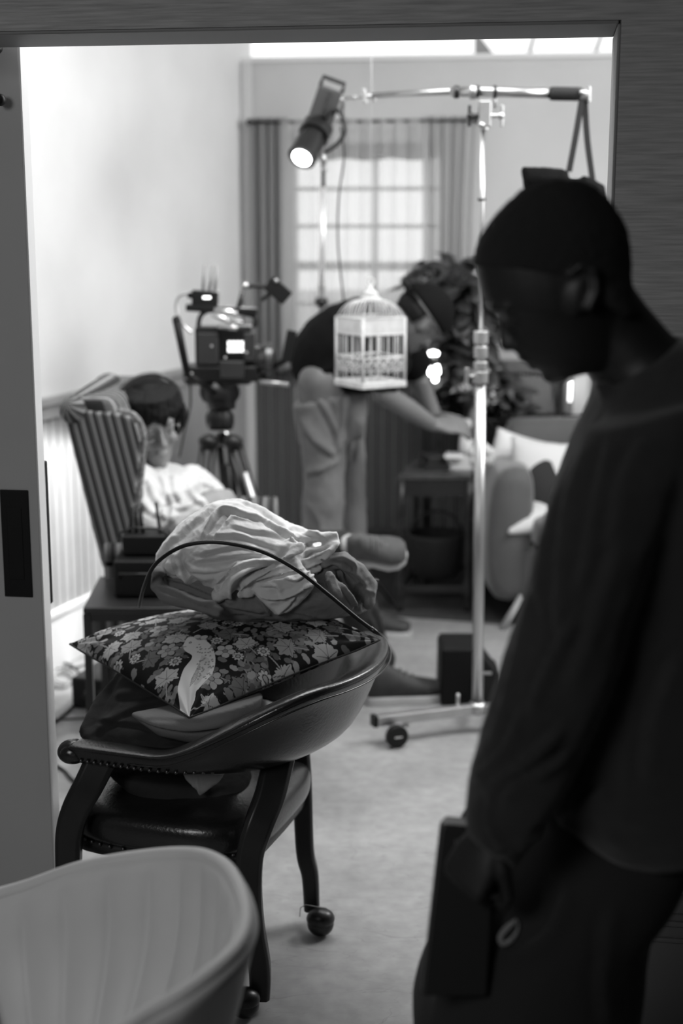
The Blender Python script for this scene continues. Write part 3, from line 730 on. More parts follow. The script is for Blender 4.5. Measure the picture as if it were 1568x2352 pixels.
cr = [K([(575, 205), (610, 150), (650, 98), (690, 92), (760, 115), (835, 132)], 6, .013), K([(600, 230), (680, 120), (700, 108), (790, 128)], 6, -.008),
      K([(740, 52), (800, 78), (870, 122), (930, 165)], 6, .008), K([(440, 250), (500, 180), (560, 130), (640, 70)], 10, .006),
      K([(498, 262), (488, 300), (505, 350), (550, 395), (580, 410)], 6, -.010), K([(470, 265), (462, 300), (480, 350), (530, 395)], 6, .007),
      K([(640, 430), (640, 400), (660, 370), (720, 330), (800, 310), (900, 300)], 6, .010), K([(735, 470), (725, 430), (745, 385), (800, 345), (880, 318)], 6, -.016),
      K([(700, 465), (690, 430), (715, 380), (780, 340), (860, 318)], 7, .013), K([(540, 300), (640, 290), (760, 275), (860, 280)], 9, .005),
      K([(520, 340), (600, 345), (680, 330), (740, 300)], 8, .006), K([(560, 270), (640, 250), (740, 240), (800, 260)], 9, .004),
      K([(690, 150), (770, 175), (850, 185), (930, 200)], 9, .006), K([(600, 200), (700, 190), (800, 215), (900, 245)], 10, .005),
      K([(930, 160), (1000, 180), (1060, 195)], 6, .009), K([(830, 130), (880, 175), (950, 205), (975, 215)], 6, .009),
      K([(780, 380), (840, 365), (920, 350), (1000, 330)], 6, .007), K([(795, 425), (860, 450), (930, 440), (1000, 405), (1045, 385)], 5, .012),
      K([(820, 400), (880, 405), (900, 440)], 5, .006), K([(880, 520), (930, 480), (960, 440)], 5, .007), K([(915, 370), (960, 380), (1000, 355), (1050, 330)], 5, .009),
      K([(1000, 330), (1060, 300), (1110, 255), (1140, 225)], 5, .011), K([(990, 290), (1050, 265), (1100, 240)], 5, -.012), K([(900, 300), (960, 270), (1000, 235)], 6, .009),
      K([(1010, 380), (1040, 350), (1075, 290)], 5, .009), K([(440, 300), (440, 340), (500, 370)], 6, .006), K([(400, 290), (430, 240), (480, 200)], 9, .005)]
o = g.organic('pale_cloth', M['ltcloth'], vox=.003, it=5, creases=cr, nz=.0035, nsc=18)
tag(o, 'large pale crumpled cloth on top of the patterned cushion, under the bent black rod', 'cloth')
# bent black rod
g = G(); pts = stroke([(320, 1392, 3.02), (330, 1350, 2.93), (352, 1302, 2.86), (392, 1268, 2.82), (440, 1249, 2.80), (510, 1246, 2.79), (600, 1266, 2.79), (680, 1308, 2.79), (750, 1362, 2.80), (820, 1420, 2.81), (858, 1448, 2.81)], 2.8)
g.tube(pts, .0043, 10)
root = thing('flexible_rod', 'thin bent black rod arched over the pale cloth pile, ending at the cushion corner', 'rod', pts[0]+V((0, 0, -.01)))
g.build('rod', mat('rod_rubber', .008, .5), root, smooth=True)
g = G(); g.tube([pts[-1]-(pts[-1]-pts[-2])*2, P(862, 1451, 2.81), P(877, 1462, 2.81)], [.0055, .005, .0008], 10); g.build('rod_tip', mat('rod_tip', .02, .3), root, smooth=True)
# small dark pouch flap behind the pile
g = G(); g.prism([P(835, 1326, 3.2), P(872, 1332, 3.2), P(850, 1366, 3.2), P(830, 1370, 3.2)], (0, .012, 0))
tag(g.build('pouch', mat('black_nylon', .016, .4), bevel=.004), 'small black nylon pouch behind the right end of the cloth pile', 'pouch')
# ================================================================ pale tub chair in front
M['tub'] = mat('pale_velvet', .56, .55, noise_amt=.03, sheen=.3)
rim = [(-.56, 2.02, .60), (-.46, 2.015, .655), (-.36, 1.985, .70), (-.25, 1.925, .722), (-.17, 1.84, .732), (-.122, 1.75, .738), (-.112, 1.68, .738), (-.128, 1.60, .732), (-.175, 1.535, .718), (-.24, 1.49, .70), (-.33, 1.45, .67), (-.44, 1.43, .63), (-.55, 1.43, .59)]
rimw = [PX(-40, 2.03, .60), P(60, 2023, 2.01), P(180, 1981, 1.985), P(300, 1958, 1.955), P(400, 1948, 1.925), P(470, 1953, 1.88), P(520, 1980, 1.82), P(552, 2032, 1.74), P(565, 2098, 1.665), P(545, 2158, 1.60), P(492, 2212, 1.55), P(420, 2266, 1.51), P(340, 2312, 1.485), P(262, 2362, 1.46), P(150, 2440, 1.44), P(20, 2540, 1.43)]
q = [V(p)-V((0, 0, .010)) for p in spl([tuple(p) for p in rimw], 14)]
ctr = V((-.40, 1.72, 0)); root = thing('tub_chair', 'pale fluted tub chair cropped at the bottom left corner, nearest to the doorway', 'chair', ctr)
n = len(q); gi = G(); gr = G(); ins = []; 
for i, p in enumerate(q):
    t = i/(n-1); d = V((ctr.x-p.x, ctr.y-p.y, 0)); dn = d.normalized()
    fl_ = abs(math.sin(t*math.pi*17))**.6
    out = []
    base_in = V((p.x, p.y, 0))+d*.42; base_in.z = .40
    m = 16; ring = []
    for j in range(m):   # inner face down
        s = j/(m-1); w = s**1.4
        c = V((p.x, p.y, p.z)).lerp(V((base_in.x, base_in.y, .40)), s); c += dn*(.017-.010*math.sin(s*math.pi)) 
        c += dn*(.014*fl_*min(1, s*5)*(1-s*.3)); c += dn*(-.030*math.sin(s*math.pi))
        if j == 0: c.z -= .008
        ring.append(c)
    for j in range(m):   # outer face up
        s = 1-j/(m-1); c = V((p.x, p.y, p.z)).lerp(V((base_in.x, base_in.y, .36)), s); c -= dn*.016; c += dn*(-.012*math.sin(s*math.pi)); 
        if j == m-1: c.z -= .008
        ring.append(c)
    ring.append(V((p.x, p.y, p.z+.001))-dn*.009); ring.append(V((p.x, p.y, p.z+.003))); ring.append(V((p.x, p.y, p.z+.001))+dn*.009)
    ins.append(ring)
gi.rings(ins); gi.build('shell', M['tub'], root, smooth=True)
g = G(); g.tube([V((p.x, p.y, p.z+.001)) for p in q], .0105, 12); g.build('rim_piping', M['tub'], root, smooth=True)
g = G(); g.ball((ctr.x-.03, ctr.y, .40), (.235, .215, .055), 20, e=.75); g.build('seat', M['tub'], root, smooth=True)
for sx, sy in ((1, 1), (1, -1), (-1, 1), (-1, -1)):
    g = G(); g.cyl((ctr.x+sx*.14, ctr.y+sy*.14, .37), (ctr.x+sx*.2, ctr.y+sy*.2, 0), .014, 14, .009); g.build('leg', M['blackm'], root, smooth=True)
# ================================================================ man in the doorway (foreground, in profile)
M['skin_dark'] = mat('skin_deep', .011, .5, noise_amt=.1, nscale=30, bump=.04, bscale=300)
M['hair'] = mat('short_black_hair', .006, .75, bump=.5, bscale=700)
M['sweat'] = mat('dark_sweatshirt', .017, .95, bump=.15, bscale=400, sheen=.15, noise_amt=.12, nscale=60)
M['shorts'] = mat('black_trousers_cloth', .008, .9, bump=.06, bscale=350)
Y0 = 1.76
man = thing('person', 'man in dark sweatshirt looking down in the doorway, nearest of the three people', 'person', FL(1290, 3160))
man.location = V((P(1290, 2000, Y0).x, Y0, 0))
g = G()
head = [(1262, 416, 1325, 416, .02), (1204, 434, 1358, 430, .045), (1164, 468, 1398, 464, .06), (1130, 506, 1422, 502, .07), (1104, 544, 1436, 530, .076), (1091, 580, 1442, 566, .079), (1092, 618, 1446, 606, .079),
        (1101, 656, 1450, 650, .078), (1109, 684, 1452, 690, .076), (1116, 703, 1452, 715, .074), (1140, 716, 1452, 740, .071), (1160, 742, 1450, 775, .066), (1176, 775, 1450, 800, .062), (1192, 806, 1448, 825, .057), (1214, 832, 1440, 840, .050), (1238, 850, 1400, 848, .042), (1250, 865, 1350, 854, .032), (1262, 875, 1305, 866, .020)]
g.olo(head, Y0, 32)
neck = [(1318, 800, 1440, 640, .058), (1336, 840, 1480, 696, .058), (1356, 866, 1538, 764, .062), (1380, 896, 1620, 826, .075), (1390, 960, 1700, 900, .11)]
g.olo(neck, Y0, 28)
g.tube([P(1157, 716, Y0), P(1158, 742, Y0), P(1161, 770, Y0), P(1165, 792, Y0)], [.004, .0062, .0085, .0092], 12)
g.ball(P(1165, 791, Y0), .0094, 10)
for s in (-1, 1):
    g.ball(P(1182, 793, Y0)+V((0, .010*s, 0)), .0075, 8)
    g.tube([P(1124, 704, Y0)+V((0, .012*s, 0)), P(1130, 702, Y0)+V((0, .032*s, 0)), P(1156, 702, Y0)+V((0, .052*s, 0))], [.006, .006, .004], 8)
    g.ball(P(1176, 734, Y0)+V((0, .030*s, 0)), (.012, .012, .009), 8)
g.tube([P(1222, 820, Y0)+V((0, -.022, 0)), P(1206, 819, Y0)+V((0, -.010, 0)), P(1201, 818, Y0), P(1206, 819, Y0)+V((0, .010, 0)), P(1222, 820, Y0)+V((0, .022, 0))], [.002, .0070, .0078, .0070, .002], 8)
g.tube([P(1238, 832, Y0)+V((0, -.020, 0)), P(1223, 838, Y0), P(1238, 832, Y0)+V((0, .020, 0))], [.003, .0075, .003], 8)
g.ball(P(1274, 867, Y0), (.016, .018, .0075), 10)
# ears
for s in (-1, 1):
    c = P(1310, 660, Y0)+V((0, .077*s, 0)); R = rot_from((.18, 0, 1), (0, 1, 0))
    g.ball(c, (.008, .016, .029), 10, R)
    g.tube([c+V((.008, .009*s, -.024)), c+V((.018, .010*s, .0)), c+V((.014, .011*s, .024)), c+V((-.004, .010*s, .030)), c+V((-.015, .007*s, .018))], [.005, .0045, .0045, .0045, .003], 8)
# trunk and legs under the clothes
g.olo([(1430, 930, 1630, 900, .10), (1430, 1100, 1660, 1090, .11), (1400, 1500, 1620, 1500, .11), (1360, 1850, 1580, 1850, .08), (1280, 2100, 1400, 2080, .08)], Y0+.02)
for s, dx in ((-1, 0), (1, 30)):
    g.limb([P(1330+dx, 2080, Y0+.05*s), P(1240+dx, 2450, Y0+.09*s), P(1200+dx, 2700, Y0+.1*s), P(1240+dx, 3060, Y0+.1*s)], [.045, .05, .05, .035])
    a = P(1240+dx, 3060, Y0+.1*s); g.limb([V((a.x, a.y, .04)), V((a.x-.17, a.y, .03))], [.038, .03])
# arms and hands
elN, wrN = P(1360, 1560, 1.585), P(1128, 1905, 1.60)
g.limb([P(1480, 1060, 1.66), elN], [.03, .028]); g.limb([elN, wrN], [.028, .024])
hand_geo(g, wrN, P(1085, 1985, 1.60)-wrN, (-.75, -.6, .15), 1.25, .88, 1)
elF, wrF = P(1330, 1540, 1.95), P(1096, 1890, 1.80)
g.limb([P(1480, 1060, 1.88), elF], [.03, .028]); g.limb([elF, wrF], [.028, .024])
hand_geo(g, wrF, P(1052, 2000, 1.74)-wrF, (-.6, .75, .1), .8, .98, -1)
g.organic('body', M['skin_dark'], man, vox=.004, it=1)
# hair: close cropped cap
g = G()
hr = [(a-2, b-2, c+3, d-3, w+.003) for (a, b, c, d, w) in head[:6]]
hr.append((1085, 612, 1449, 604, .082))
g.olo(hr+[(1150, 622, 1447, 640, .0815), (1245, 640, 1449, 660, .0815), (1286, 650, 1450, 680, .0812), (1330, 690, 1456, 706, .079), (1385, 720, 1462, 722, .068)], Y0, 32)
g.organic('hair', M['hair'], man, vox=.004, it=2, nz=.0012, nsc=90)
# sweatshirt
g = G()
g.olo([(1390, 872, 1560, 770, .072), (1372, 900, 1640, 800, .105), (1352, 950, 1700, 880, .16), (1318, 1030, 1730, 1000, .20), (1280, 1130, 1740, 1120, .215), (1245, 1260, 1735, 1260, .21), (1216, 1420, 1725, 1420, .20), (1196, 1600, 1710, 1600, .20), (1190, 1740, 1690, 1740, .19), (1230, 1820, 1690, 1800, .18), (1300, 1880, 1680, 1850, .17), (1360, 1915, 1640, 1890, .14)], Y0+.0, e=.9)
g.olo([(1345, 985, 1640, 900, .06, 1.64), (1282, 1130, 1560, 1090, .075, 1.60), (1232, 1270, 1500, 1260, .078, 1.585), (1190, 1400, 1450, 1420, .075, 1.58), (1150, 1530, 1400, 1580, .072, 1.58), (1112, 1660, 1345, 1720, .066, 1.585), (1086, 1760, 1290, 1830, .06, 1.59), (1068, 1850, 1235, 1920, .055, 1.60), (1066, 1898, 1190, 1975, .045, 1.60)], 1.6, e=.95)
g.olo([(1330, 1000, 1640, 900, .06, 1.9), (1240, 1250, 1480, 1260, .075, 1.94), (1160, 1520, 1390, 1560, .07, 1.95), (1098, 1740, 1290, 1800, .06, 1.90), (1066, 1870, 1200, 1910, .05, 1.82)], 1.9)
g.tube([P(1380, 890, Y0-.045), P(1378, 886, Y0), P(1380, 890, Y0+.045)], .008)
cr = [([(1300, 1060), (1262, 1200), (1240, 1330), (1250, 1420)], 16, .008), ([(1345, 1010), (1300, 1200), (1280, 1400), (1290, 1480)], 20, .008),
      ([(1400, 1000), (1360, 1200), (1330, 1350)], 18, .006), ([(1330, 1400), (1280, 1480), (1240, 1560), (1215, 1640)], 14, .009), ([(1420, 1250), (1380, 1350), (1340, 1480), (1300, 1580)], 22, .008),
      ([(1200, 1620), (1170, 1700), (1120, 1760), (1090, 1790)], 12, .010), ([(1290, 1660), (1230, 1720), (1180, 1760), (1100, 1820)], 13, .011), ([(1310, 1720), (1240, 1770), (1180, 1800), (1150, 1850)], 12, .009),
      ([(1130, 1830), (1118, 1880), (1150, 1950), (1185, 1990)], 10, .009), ([(1230, 1330), (1190, 1460), (1160, 1600), (1130, 1700)], 16, .006), ([(1480, 1000), (1430, 1100), (1400, 1250)], 22, .006),
      ([(1400, 1800), (1300, 1880), (1230, 1930)], 18, .008), ([(1560, 1500), (1500, 1650), (1480, 1800)], 26, .007), ([(1390, 890), (1450, 830), (1530, 795)], 7, .006)]
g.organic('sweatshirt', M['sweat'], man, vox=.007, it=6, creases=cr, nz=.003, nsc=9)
# trousers
g = G()
g.olo([(1230, 1860, 1620, 1840, .12), (1180, 1930, 1600, 1905, .15), (1095, 2030, 1540, 2010, .175), (1060, 2090, 1484, 2075, .18), (1020, 2150, 1472, 2150, .185), (985, 2205, 1468, 2215, .19), (960, 2255, 1461, 2270, .19), (946, 2310, 1452, 2330, .19), (950, 2400, 1440, 2410, .185), (965, 2500, 1430, 2500, .18)], Y0, e=.85)
for s in (-1, 1):
    g.olo([(975, 2450, 1425, 2450, .10), (1010, 2650, 1400, 2650, .09), (1080, 2900, 1370, 2900, .08), (1120, 3060, 1360, 3060, .075)], Y0+.095*s)
tr = g.organic('trousers', M['shorts'], man, vox=.009, it=5, creases=[([(1100, 2080), (1060, 2200), (1000, 2300)], 20, .008), ([(1300, 2050), (1250, 2150), (1150, 2200)], 22, .008), ([(1400, 2080), (1380, 2250), (1390, 2350)], 22, .006)])
# small pale open loop mark on the thigh
lm = [(1186, 2112), (1190, 2124), (1186, 2142), (1172, 2160), (1156, 2168), (1148, 2160), (1152, 2146), (1166, 2130), (1178, 2120)]
tre = tr.data; 
cv = np.empty(len(tre.vertices)*3); tre.vertices.foreach_get('co', cv); cv = cv.reshape(-1, 3); tpx, tpy = proj(cv)
def onsurf(px, py):
    d = np.hypot(tpx-px, tpy-py); k = np.where(d < 14)[0]; return float(cv[k, 1].min()) if len(k) else 1.6
g = G(); q = [P(a, b, onsurf(a, b)-.001) for a, b in spl(lm+[lm[0]], 5)]; w = [.0012+.0030*max(0, math.sin((i/len(q)-.12)*math.pi*1.05))**1.0 for i in range(len(q))]
g.tube(q, w, 8, .6); g.build('trouser_emblem', mat('emblem_print', .16, .6), tr, smooth=True, label='small grey open loop mark on the thigh')
# black folder held in front
g = G(); pf = [P(1022, 1893, 1.66), P(1140, 1905, 1.66), P(1120, 2290, 1.60), P(968, 2290, 1.60), P(1012, 1902, 1.66)]
g.prism(pf, (0, .022, 0))
fo = thing('folder', 'flat black folder held upright against his thighs by the man in the doorway', 'folder', (pf[3].x, 1.6, pf[3].z))
fc = g.build('cover', mat('black_vinyl', .010, .45), fo, bevel=.004)
g = G(); g.prism([p+V((0, .0225, 0)) for p in [P(1024, 1897, 1.66), P(1138, 1909, 1.66), P(1118, 2286, 1.60), P(972, 2286, 1.60)]], (0, .012, 0)); g.build('cover_back', mat('black_vinyl_back', .014, .5), fo, bevel=.004)
g = G(); g.box(P(1047, 1944, 1.655), (.003, .006, .018)); g.build('clasp', M['chrome'], fo, bevel=.001)
# ================================================================ seated young man
M['skin'] = mat('skin_light', .26, .5, noise_amt=.06, nscale=30)
M['dhair'] = mat('dark_hair', .003, .7, spec=.25, bump=.2, bscale=260, stretch=(1, 1, .15))
M['shirt'] = mat('white_shirt_cloth', .6, .85, bump=.05, bscale=300)
M['jeans'] = mat('black_jeans', .014, .85, bump=.1, bscale=300)
boy = thing('person', 'young man in a white shirt and glasses sitting in the striped wing chair, arms crossed', 'person', V((-.55, 4.48, 0)))
hc = P(342, 968, 4.46)
g, W = head_geo(hc, (.46, -.85, -.30), (-.06, -.22, 1), 1.10)
g.limb([W(0, -.02, -.07), P(352, 1082, 4.5), P(350, 1130, 4.52)], [.05, .052, .07])
g.olo([(300, 1090, 420, 1095, .09), (296, 1150, 455, 1150, .12), (300, 1220, 440, 1220, .11), (310, 1300, 440, 1300, .12)], 4.52)
# crossed forearms, thighs and shins
g.limb([P(318, 1120, 4.34), P(345, 1215, 4.27), P(455, 1165, 4.25)], [.045, .038, .027]); 
g.limb([P(425, 1120, 4.66), P(475, 1180, 4.62), P(410, 1185, 4.40)], [.045, .038, .027])
wa = P(452, 1165, 4.26); hand_geo(g, wa, (.9, .25, .25), (.1, -.75, .6), .55, .92, 1)
wb = P(412, 1186, 4.38); hand_geo(g, wb, (-.9, -.1, .1), (0, -.8, .6), .55, .92, -1)
k1, a1 = P(640, 1268, 4.42), P(808, 1250, 4.44)
k2, a2 = P(792, 1320, 4.62), FL(872, 1600)+V((0, 0, .1))
hp = P(400, 1330, 4.5)
g.limb([hp+V((0, -.07, 0)), k1], [.07, .052]); g.limb([k1, a1], [.05, .033]); g.limb([hp+V((0, .08, 0)), k2], [.07, .052]); g.limb([k2, a2], [.05, .034])
g.organic('body', M['skin'], boy, vox=.006, it=3)
# hair
g = G(); 
g.ball(W(0, -.022, .036), (.093, .112, .100), 16, rot_from(W(0, 0, 1)-W(0, 0, 0), W(1, 0, 0)-W(0, 0, 0)))
for i in range(15):
    a = (i-7)/7; x = .078*math.sin(a*1.35); y = .095*math.cos(a*1.35)-.01
    g.tube([W(x*.5, y*.4, .098), W(x*.95, y*.9, .088), W(x*1.06, y*1.03, .055), W(x*1.04, y*1.02+.003, .022+.012*(i % 3))], [.024, .024, .020, .006], 8)
for s in (-1, 1):
    for k in range(5):
        y = .03-.03*k; g.tube([W(.05*s, y, .085), W(.08*s, y, .04), W(.083*s, y, -.01-.012*(k % 2)-.01*k), W(.074*s, y, -.045-.006*k)], [.024, .026, .020, .008], 8)
for k in range(5):
    x = -.05+.025*k; g.tube([W(x, -.07, .08), W(x*1.1, -.108, .03), W(x, -.10, -.03), W(x, -.085, -.075)], [.02, .022, .018, .008], 8)
g.organic('hair', M['dhair'], boy, vox=.005, it=2, nz=.003, nsc=40)
# glasses
g = G()
for s in (-1, 1):
    g.tube([W(.034*s+.024*math.cos(t), .098-.010*abs(math.cos(t)), .006+.020*math.sin(t)) for t in [2*math.pi*i/24 for i in range(25)]], .0016, 6)
    g.tube([W(.058*s, .088, .010), W(.074*s, .05, .010), W(.078*s, .0, .006)], .0015, 6)
g.tube([W(-.011, .098, .012), W(0, .102, .015), W(.011, .098, .012)], .0015, 6)
gl = g.build('spectacles', mat('glasses_wire', .25, .3, 1.0), boy, smooth=True)
# headphone band
g = G(); g.tube([W(.104*math.sin(t), -.004, .035+.112*math.cos(t)) for t in [-1.7+3.4*i/24 for i in range(25)]], .0075, 8)
hp_ = g.build('headphone_band', mat('headphone_band', .05, .3, spec=.8), boy, smooth=True)
for s in (-1, 1):
    g = G(); g.cyl(W(.090*s, -.004, .0), W(.114*s, -.004, -.002), .026*1.02, 18); g.build('ear_cup', M['black'], hp_, bevel=.004)
# shirt
g = G()
g.olo([(334, 1072, 388, 1068, .07), (306, 1086, 430, 1080, .13), (296, 1115, 458, 1105, .19), (294, 1160, 470, 1160, .19), (296, 1220, 455, 1225, .17), (300, 1300, 450, 1300, .16), (310, 1350, 450, 1345, .15)], 4.50)
g.limb([P(312, 1105, 4.36), P(330, 1170, 4.29), P(352, 1215, 4.26), P(410, 1196, 4.24), P(450, 1170, 4.25)], [.062, .06, .058, .05, .042])
g.limb([P(440, 1105, 4.66), P(485, 1140, 4.66), P(500, 1166, 4.62), P(470, 1180, 4.50), P(425, 1186, 4.42)], [.058, .054, .05, .046, .042])
g.tube([P(345, 1076, 4.43), P(362, 1094, 4.38), P(384, 1078, 4.43)], [.012, .014, .012])
g.olo([(350, 1068, 384, 1064, .06), (345, 1082, 392, 1078, .07)], 4.47)
cr = [([(362, 1090), (376, 1120), (372, 1160), (382, 1200)], 7, .010), ([(335, 1100), (350, 1140), (372, 1170)], 8, .010), ([(395, 1090), (400, 1130), (420, 1160)], 8, .010), ([(430, 1105), (440, 1140), (470, 1160)], 8, .010),
      ([(380, 1130), (395, 1160), (392, 1200)], 7, .010), ([(320, 1150), (350, 1180), (390, 1190)], 7, .009), ([(400, 1170), (430, 1165), (455, 1140)], 7, .008), ([(460, 1110), (490, 1120), (508, 1150)], 7, .008), ([(340, 1210), (370, 1215), (410, 1180)], 7, .009)]
g.organic('shirt', M['shirt'], boy, vox=.007, it=4, creases=cr, nz=.006, nsc=12)
g = G()
g.limb([hp+V((0, -.07, 0)), (hp+k1)/2+V((0, -.05, .01)), k1], [.095, .085, .07]); g.limb([k1, (k1+a1)/2, a1+V((-.03, 0, 0))], [.068, .058, .048])
g.limb([hp+V((0, .08, 0)), (hp+k2)/2, k2], [.095, .085, .07]); g.limb([k2, (k2*.6+a2*.4), (k2*.25+a2*.75), a2+V((0, 0, .03))], [.068, .064, .056, .052])
g.organic('trousers', M['jeans'], boy, vox=.008, it=4, creases=[([(850, 1340), (860, 1400), (880, 1460)], 8, .01), ([(850, 1420), (875, 1500), (890, 1540)], 8, .01)], nz=.006, nsc=10)
# shoes: upper, sole, laces; toe direction given
def shoe(parent, heel, toe, up, m1, lab):
    d = (toe-heel); L_ = d.length; d.normalize(); u = V(up).normalized(); s = d.cross(u).normalized(); u = s.cross(d).normalized()
    W_ = lambda x, y, z: heel+d*x*L_+s*y+u*z
    g = G(); rows = [(.03, .026, .085, .0), (.12, .034, .095, 0), (.25, .036, .10, .0), (.40, .040, .080, 0), (.55, .045, .062, 0), (.72, .050, .050, 0), (.88, .045, .042, 0), (.97, .028, .034, 0)]
    g.rings([[W_(x, w*math.cos(t), .018+h*.62+h*.62*math.sin(t)) for t in [2*math.pi*i/20 for i in range(20)]] for (x, w, h, _) in rows])
    up_ = g.organic('shoe', m1, parent, vox=.004, it=4, label=lab)
    g = G(); pr = [(0, .0), (.02, .022), (.08, .033), (.25, .037), (.45, .038), (.68, .053), (.85, .048), (.96, .03), (1.0, .0)]
    poly = [W_(x, w, 0) for x, w in pr]+[W_(x, -w, 0) for x, w in pr[::-1][1:-1]]
    g.prism(poly, u*.028); g.build('sole', mat('rubber_sole', .45, .6), up_, bevel=.005)
    g = G()
    for k in range(4):
        x = .42+.075*k; z = .120-.075*(x-.40)/.3*.6; g.tube([W_(x, -.026, z-.014), W_(x+.02, 0, z+.002), W_(x, .026, z-.014)], .0028, 6)
    g.build('laces', mat('shoe_laces', .12, .8), up_, smooth=True)
M['shoe'] = mat('dark_suede_shoe', .035, .7, noise_amt=.2, nscale=30); M['shoe2'] = mat('grey_suede_shoe', .06, .7, noise_amt=.2, nscale=30)
fh = FL(838, 1618); ft = FL(994, 1606); shoe(boy, fh, fh+(ft-fh).normalized()*.285, (0, 0, 1), M['shoe'], 'dark lace-up shoe flat on the floor')
sh = P(792, 1262, 4.40); shoe(boy, sh+V((0, .0, -.03)), P(936, 1258, 4.40)+V((0, 0, -.03)), (.0, -.75, .66), M['shoe2'], 'grey shoe raised on the crossed leg')
g = G(); g.limb([a1+V((-.06, -.01, 0)), a1+V((.02, -.02, 0))], [.036, .038]); g.organic('sock', mat('pale_sock', .4, .9), boy, vox=.005, it=2)
# ================================================================ bending man
YB = 5.3
ben = thing('person', 'man in black t-shirt and backwards cap bending over the end table behind the birdcage', 'person', V((P(740, 1400, YB).x, YB, 0)))
hcb = P(962, 732, YB-.05)
g, Wb = head_geo(hcb, (.52, .40, -.78), (.80, .10, .55), 1.05)
g.limb([Wb(0, -.03, -.06), P(905, 745, YB), P(860, 760, YB)], [.055, .06, .08])
g.olo([(690, 860, 830, 900, .15), (690, 770, 860, 880, .17), (740, 710, 900, 850, .18), (820, 690, 920, 810, .15)], YB)
for s, dy in ((-1, -.12), (1, .14)):
    g.limb([P(740, 880, YB+dy), P(745 if s < 0 else 806, 1085, YB+dy), P(728 if s < 0 else 812, 1395, YB+dy)], [.09, .06, .042])
    p = P(728 if s < 0 else 812, 1395, YB+dy); g.limb([V((p.x, p.y, .045)), V((p.x+.16, p.y-.05, .035))], [.04, .032])
shN, eN, wN = P(872, 790, YB-.2), P(880, 905, YB-.25), P(992, 975, YB-.12)
g.limb([shN, eN], [.055, .042]); g.limb([eN, (eN+wN)/2, wN], [.042, .040, .027]); hand_geo(g, wN, (.95, .1, -.05), (-.1, -.6, .8), .45, 1.05, 1)
shF, eF, wF = P(930, 790, YB+.22), P(966, 885, YB+.25), P(998, 955, YB+.1)
g.limb([shF, eF], [.055, .042]); g.limb([eF, wF], [.042, .027]); hand_geo(g, wF, (.9, -.05, -.2), (.1, .5, .8), .5, 1.05, -1)
g.organic('body', mat('skin_tanned', .13, .5, noise_amt=.06, nscale=30), ben, vox=.007, it=3)
g = G()
g.olo([(672, 866, 850, 900, .17), (666, 846, 905, 893, .19), (665, 815, 920, 880, .20), (678, 775, 925, 868, .21), (705, 738, 940, 850, .22), (752, 703, 945, 832, .22), (812, 682, 940, 808, .21), (868, 684, 930, 778, .17), (898, 700, 925, 765, .10)], YB, e=.92)
g.limb([P(875, 775, YB-.18), P(884, 862, YB-.24)], [.085, .075]); g.limb([P(915, 770, YB+.2), P(944, 832, YB+.22)], [.085, .075])
g.organic('shirt', mat('black_tshirt', .004, .95, spec=.15, bump=.08, bscale=300), ben, vox=.008, it=5, creases=[([(700, 870), (760, 850), (820, 800)], 10, .01), ([(760, 730), (820, 760), (880, 760)], 10, .008)], nz=.004, nsc=10)
g = G()
g.olo([(690, 868, 840, 885, .12), (672, 892, 846, 905, .15), (676, 950, 838, 940, .18), (688, 1020, 836, 1000, .17)], YB)
g.olo([(672, 930, 800, 900, .09), (690, 1010, 800, 1010, .095), (696, 1100, 790, 1100, .09), (692, 1200, 788, 1200, .085), (688, 1300, 785, 1300, .08), (686, 1392, 782, 1392, .08)], YB-.12)
g.olo([(760, 920, 845, 900, .09), (772, 1000, 838, 1000, .09), (778, 1100, 838, 1100, .085), (776, 1200, 842, 1200, .08), (774, 1392, 846, 1392, .075)], YB+.14)
cr = [([(720, 900), (750, 950), (772, 1000), (778, 1040)], 8, .014), ([(735, 905), (768, 930), (780, 980)], 7, .012), ([(690, 960), (720, 1010), (770, 1050)], 9, .010), ([(800, 900), (790, 960), (784, 1020)], 8, .012), ([(700, 1090), (740, 1080), (780, 1060)], 8, .010), ([(820, 960), (822, 1020), (815, 1060)], 8, .012), ([(700, 1150), (730, 1200), (735, 1250)], 8, .008)]
g.organic('trousers', mat('khaki_trousers', .15, .85, bump=.08, bscale=250), ben, vox=.009, it=4, creases=cr, nz=.006, nsc=9)
for s, dy in ((-1, -.12), (1, .14)):
    p = P(728 if s < 0 else 812, 1395, YB+dy); shoe(ben, V((p.x-.05, p.y, 0)), V((p.x+.23, p.y-.05, 0)), (0, 0, 1), M['shoe'], None)
# cap
g = G(); Rb = rot_from(Wb(0, 0, 1)-Wb(0, 0, 0), Wb(1, 0, 0)-Wb(0, 0, 0))
rs = []
for (z, k_) in ((.02, 1.0), (.045, 1.0), (.075, .93), (.105, .74), (.125, .45), (.133, .12)):
    rs.append([Wb(.083*k_*math.cos(t), -.004+.105*k_*math.sin(t), z) for t in [2*math.pi*i/30 for i in range(30)]])
g.rings(rs); cp = g.build('cap', mat('dark_cap', .006, .9, spec=.1), ben, smooth=True, sub=1)
g = G(); g.prism([Wb(.06*math.cos(t)*1.1, -.09-.06*abs(math.sin(t)), .022) for t in [math.pi*i/12 for i in range(13)]], (Wb(0, 0, .005)-Wb(0, 0, 0))); g.build('visor', mat('dark_visor', .006, .9, spec=.1), cp, bevel=.001)
g = G(); g.tube([Wb(.087*math.cos(t), -.004+.109*math.sin(t), .026) for t in [2*math.pi*i/30 for i in range(31)]], .006, 6, .6); g.build('strap', mat('cap_strap', .09, .5), cp, smooth=True)
g = G()
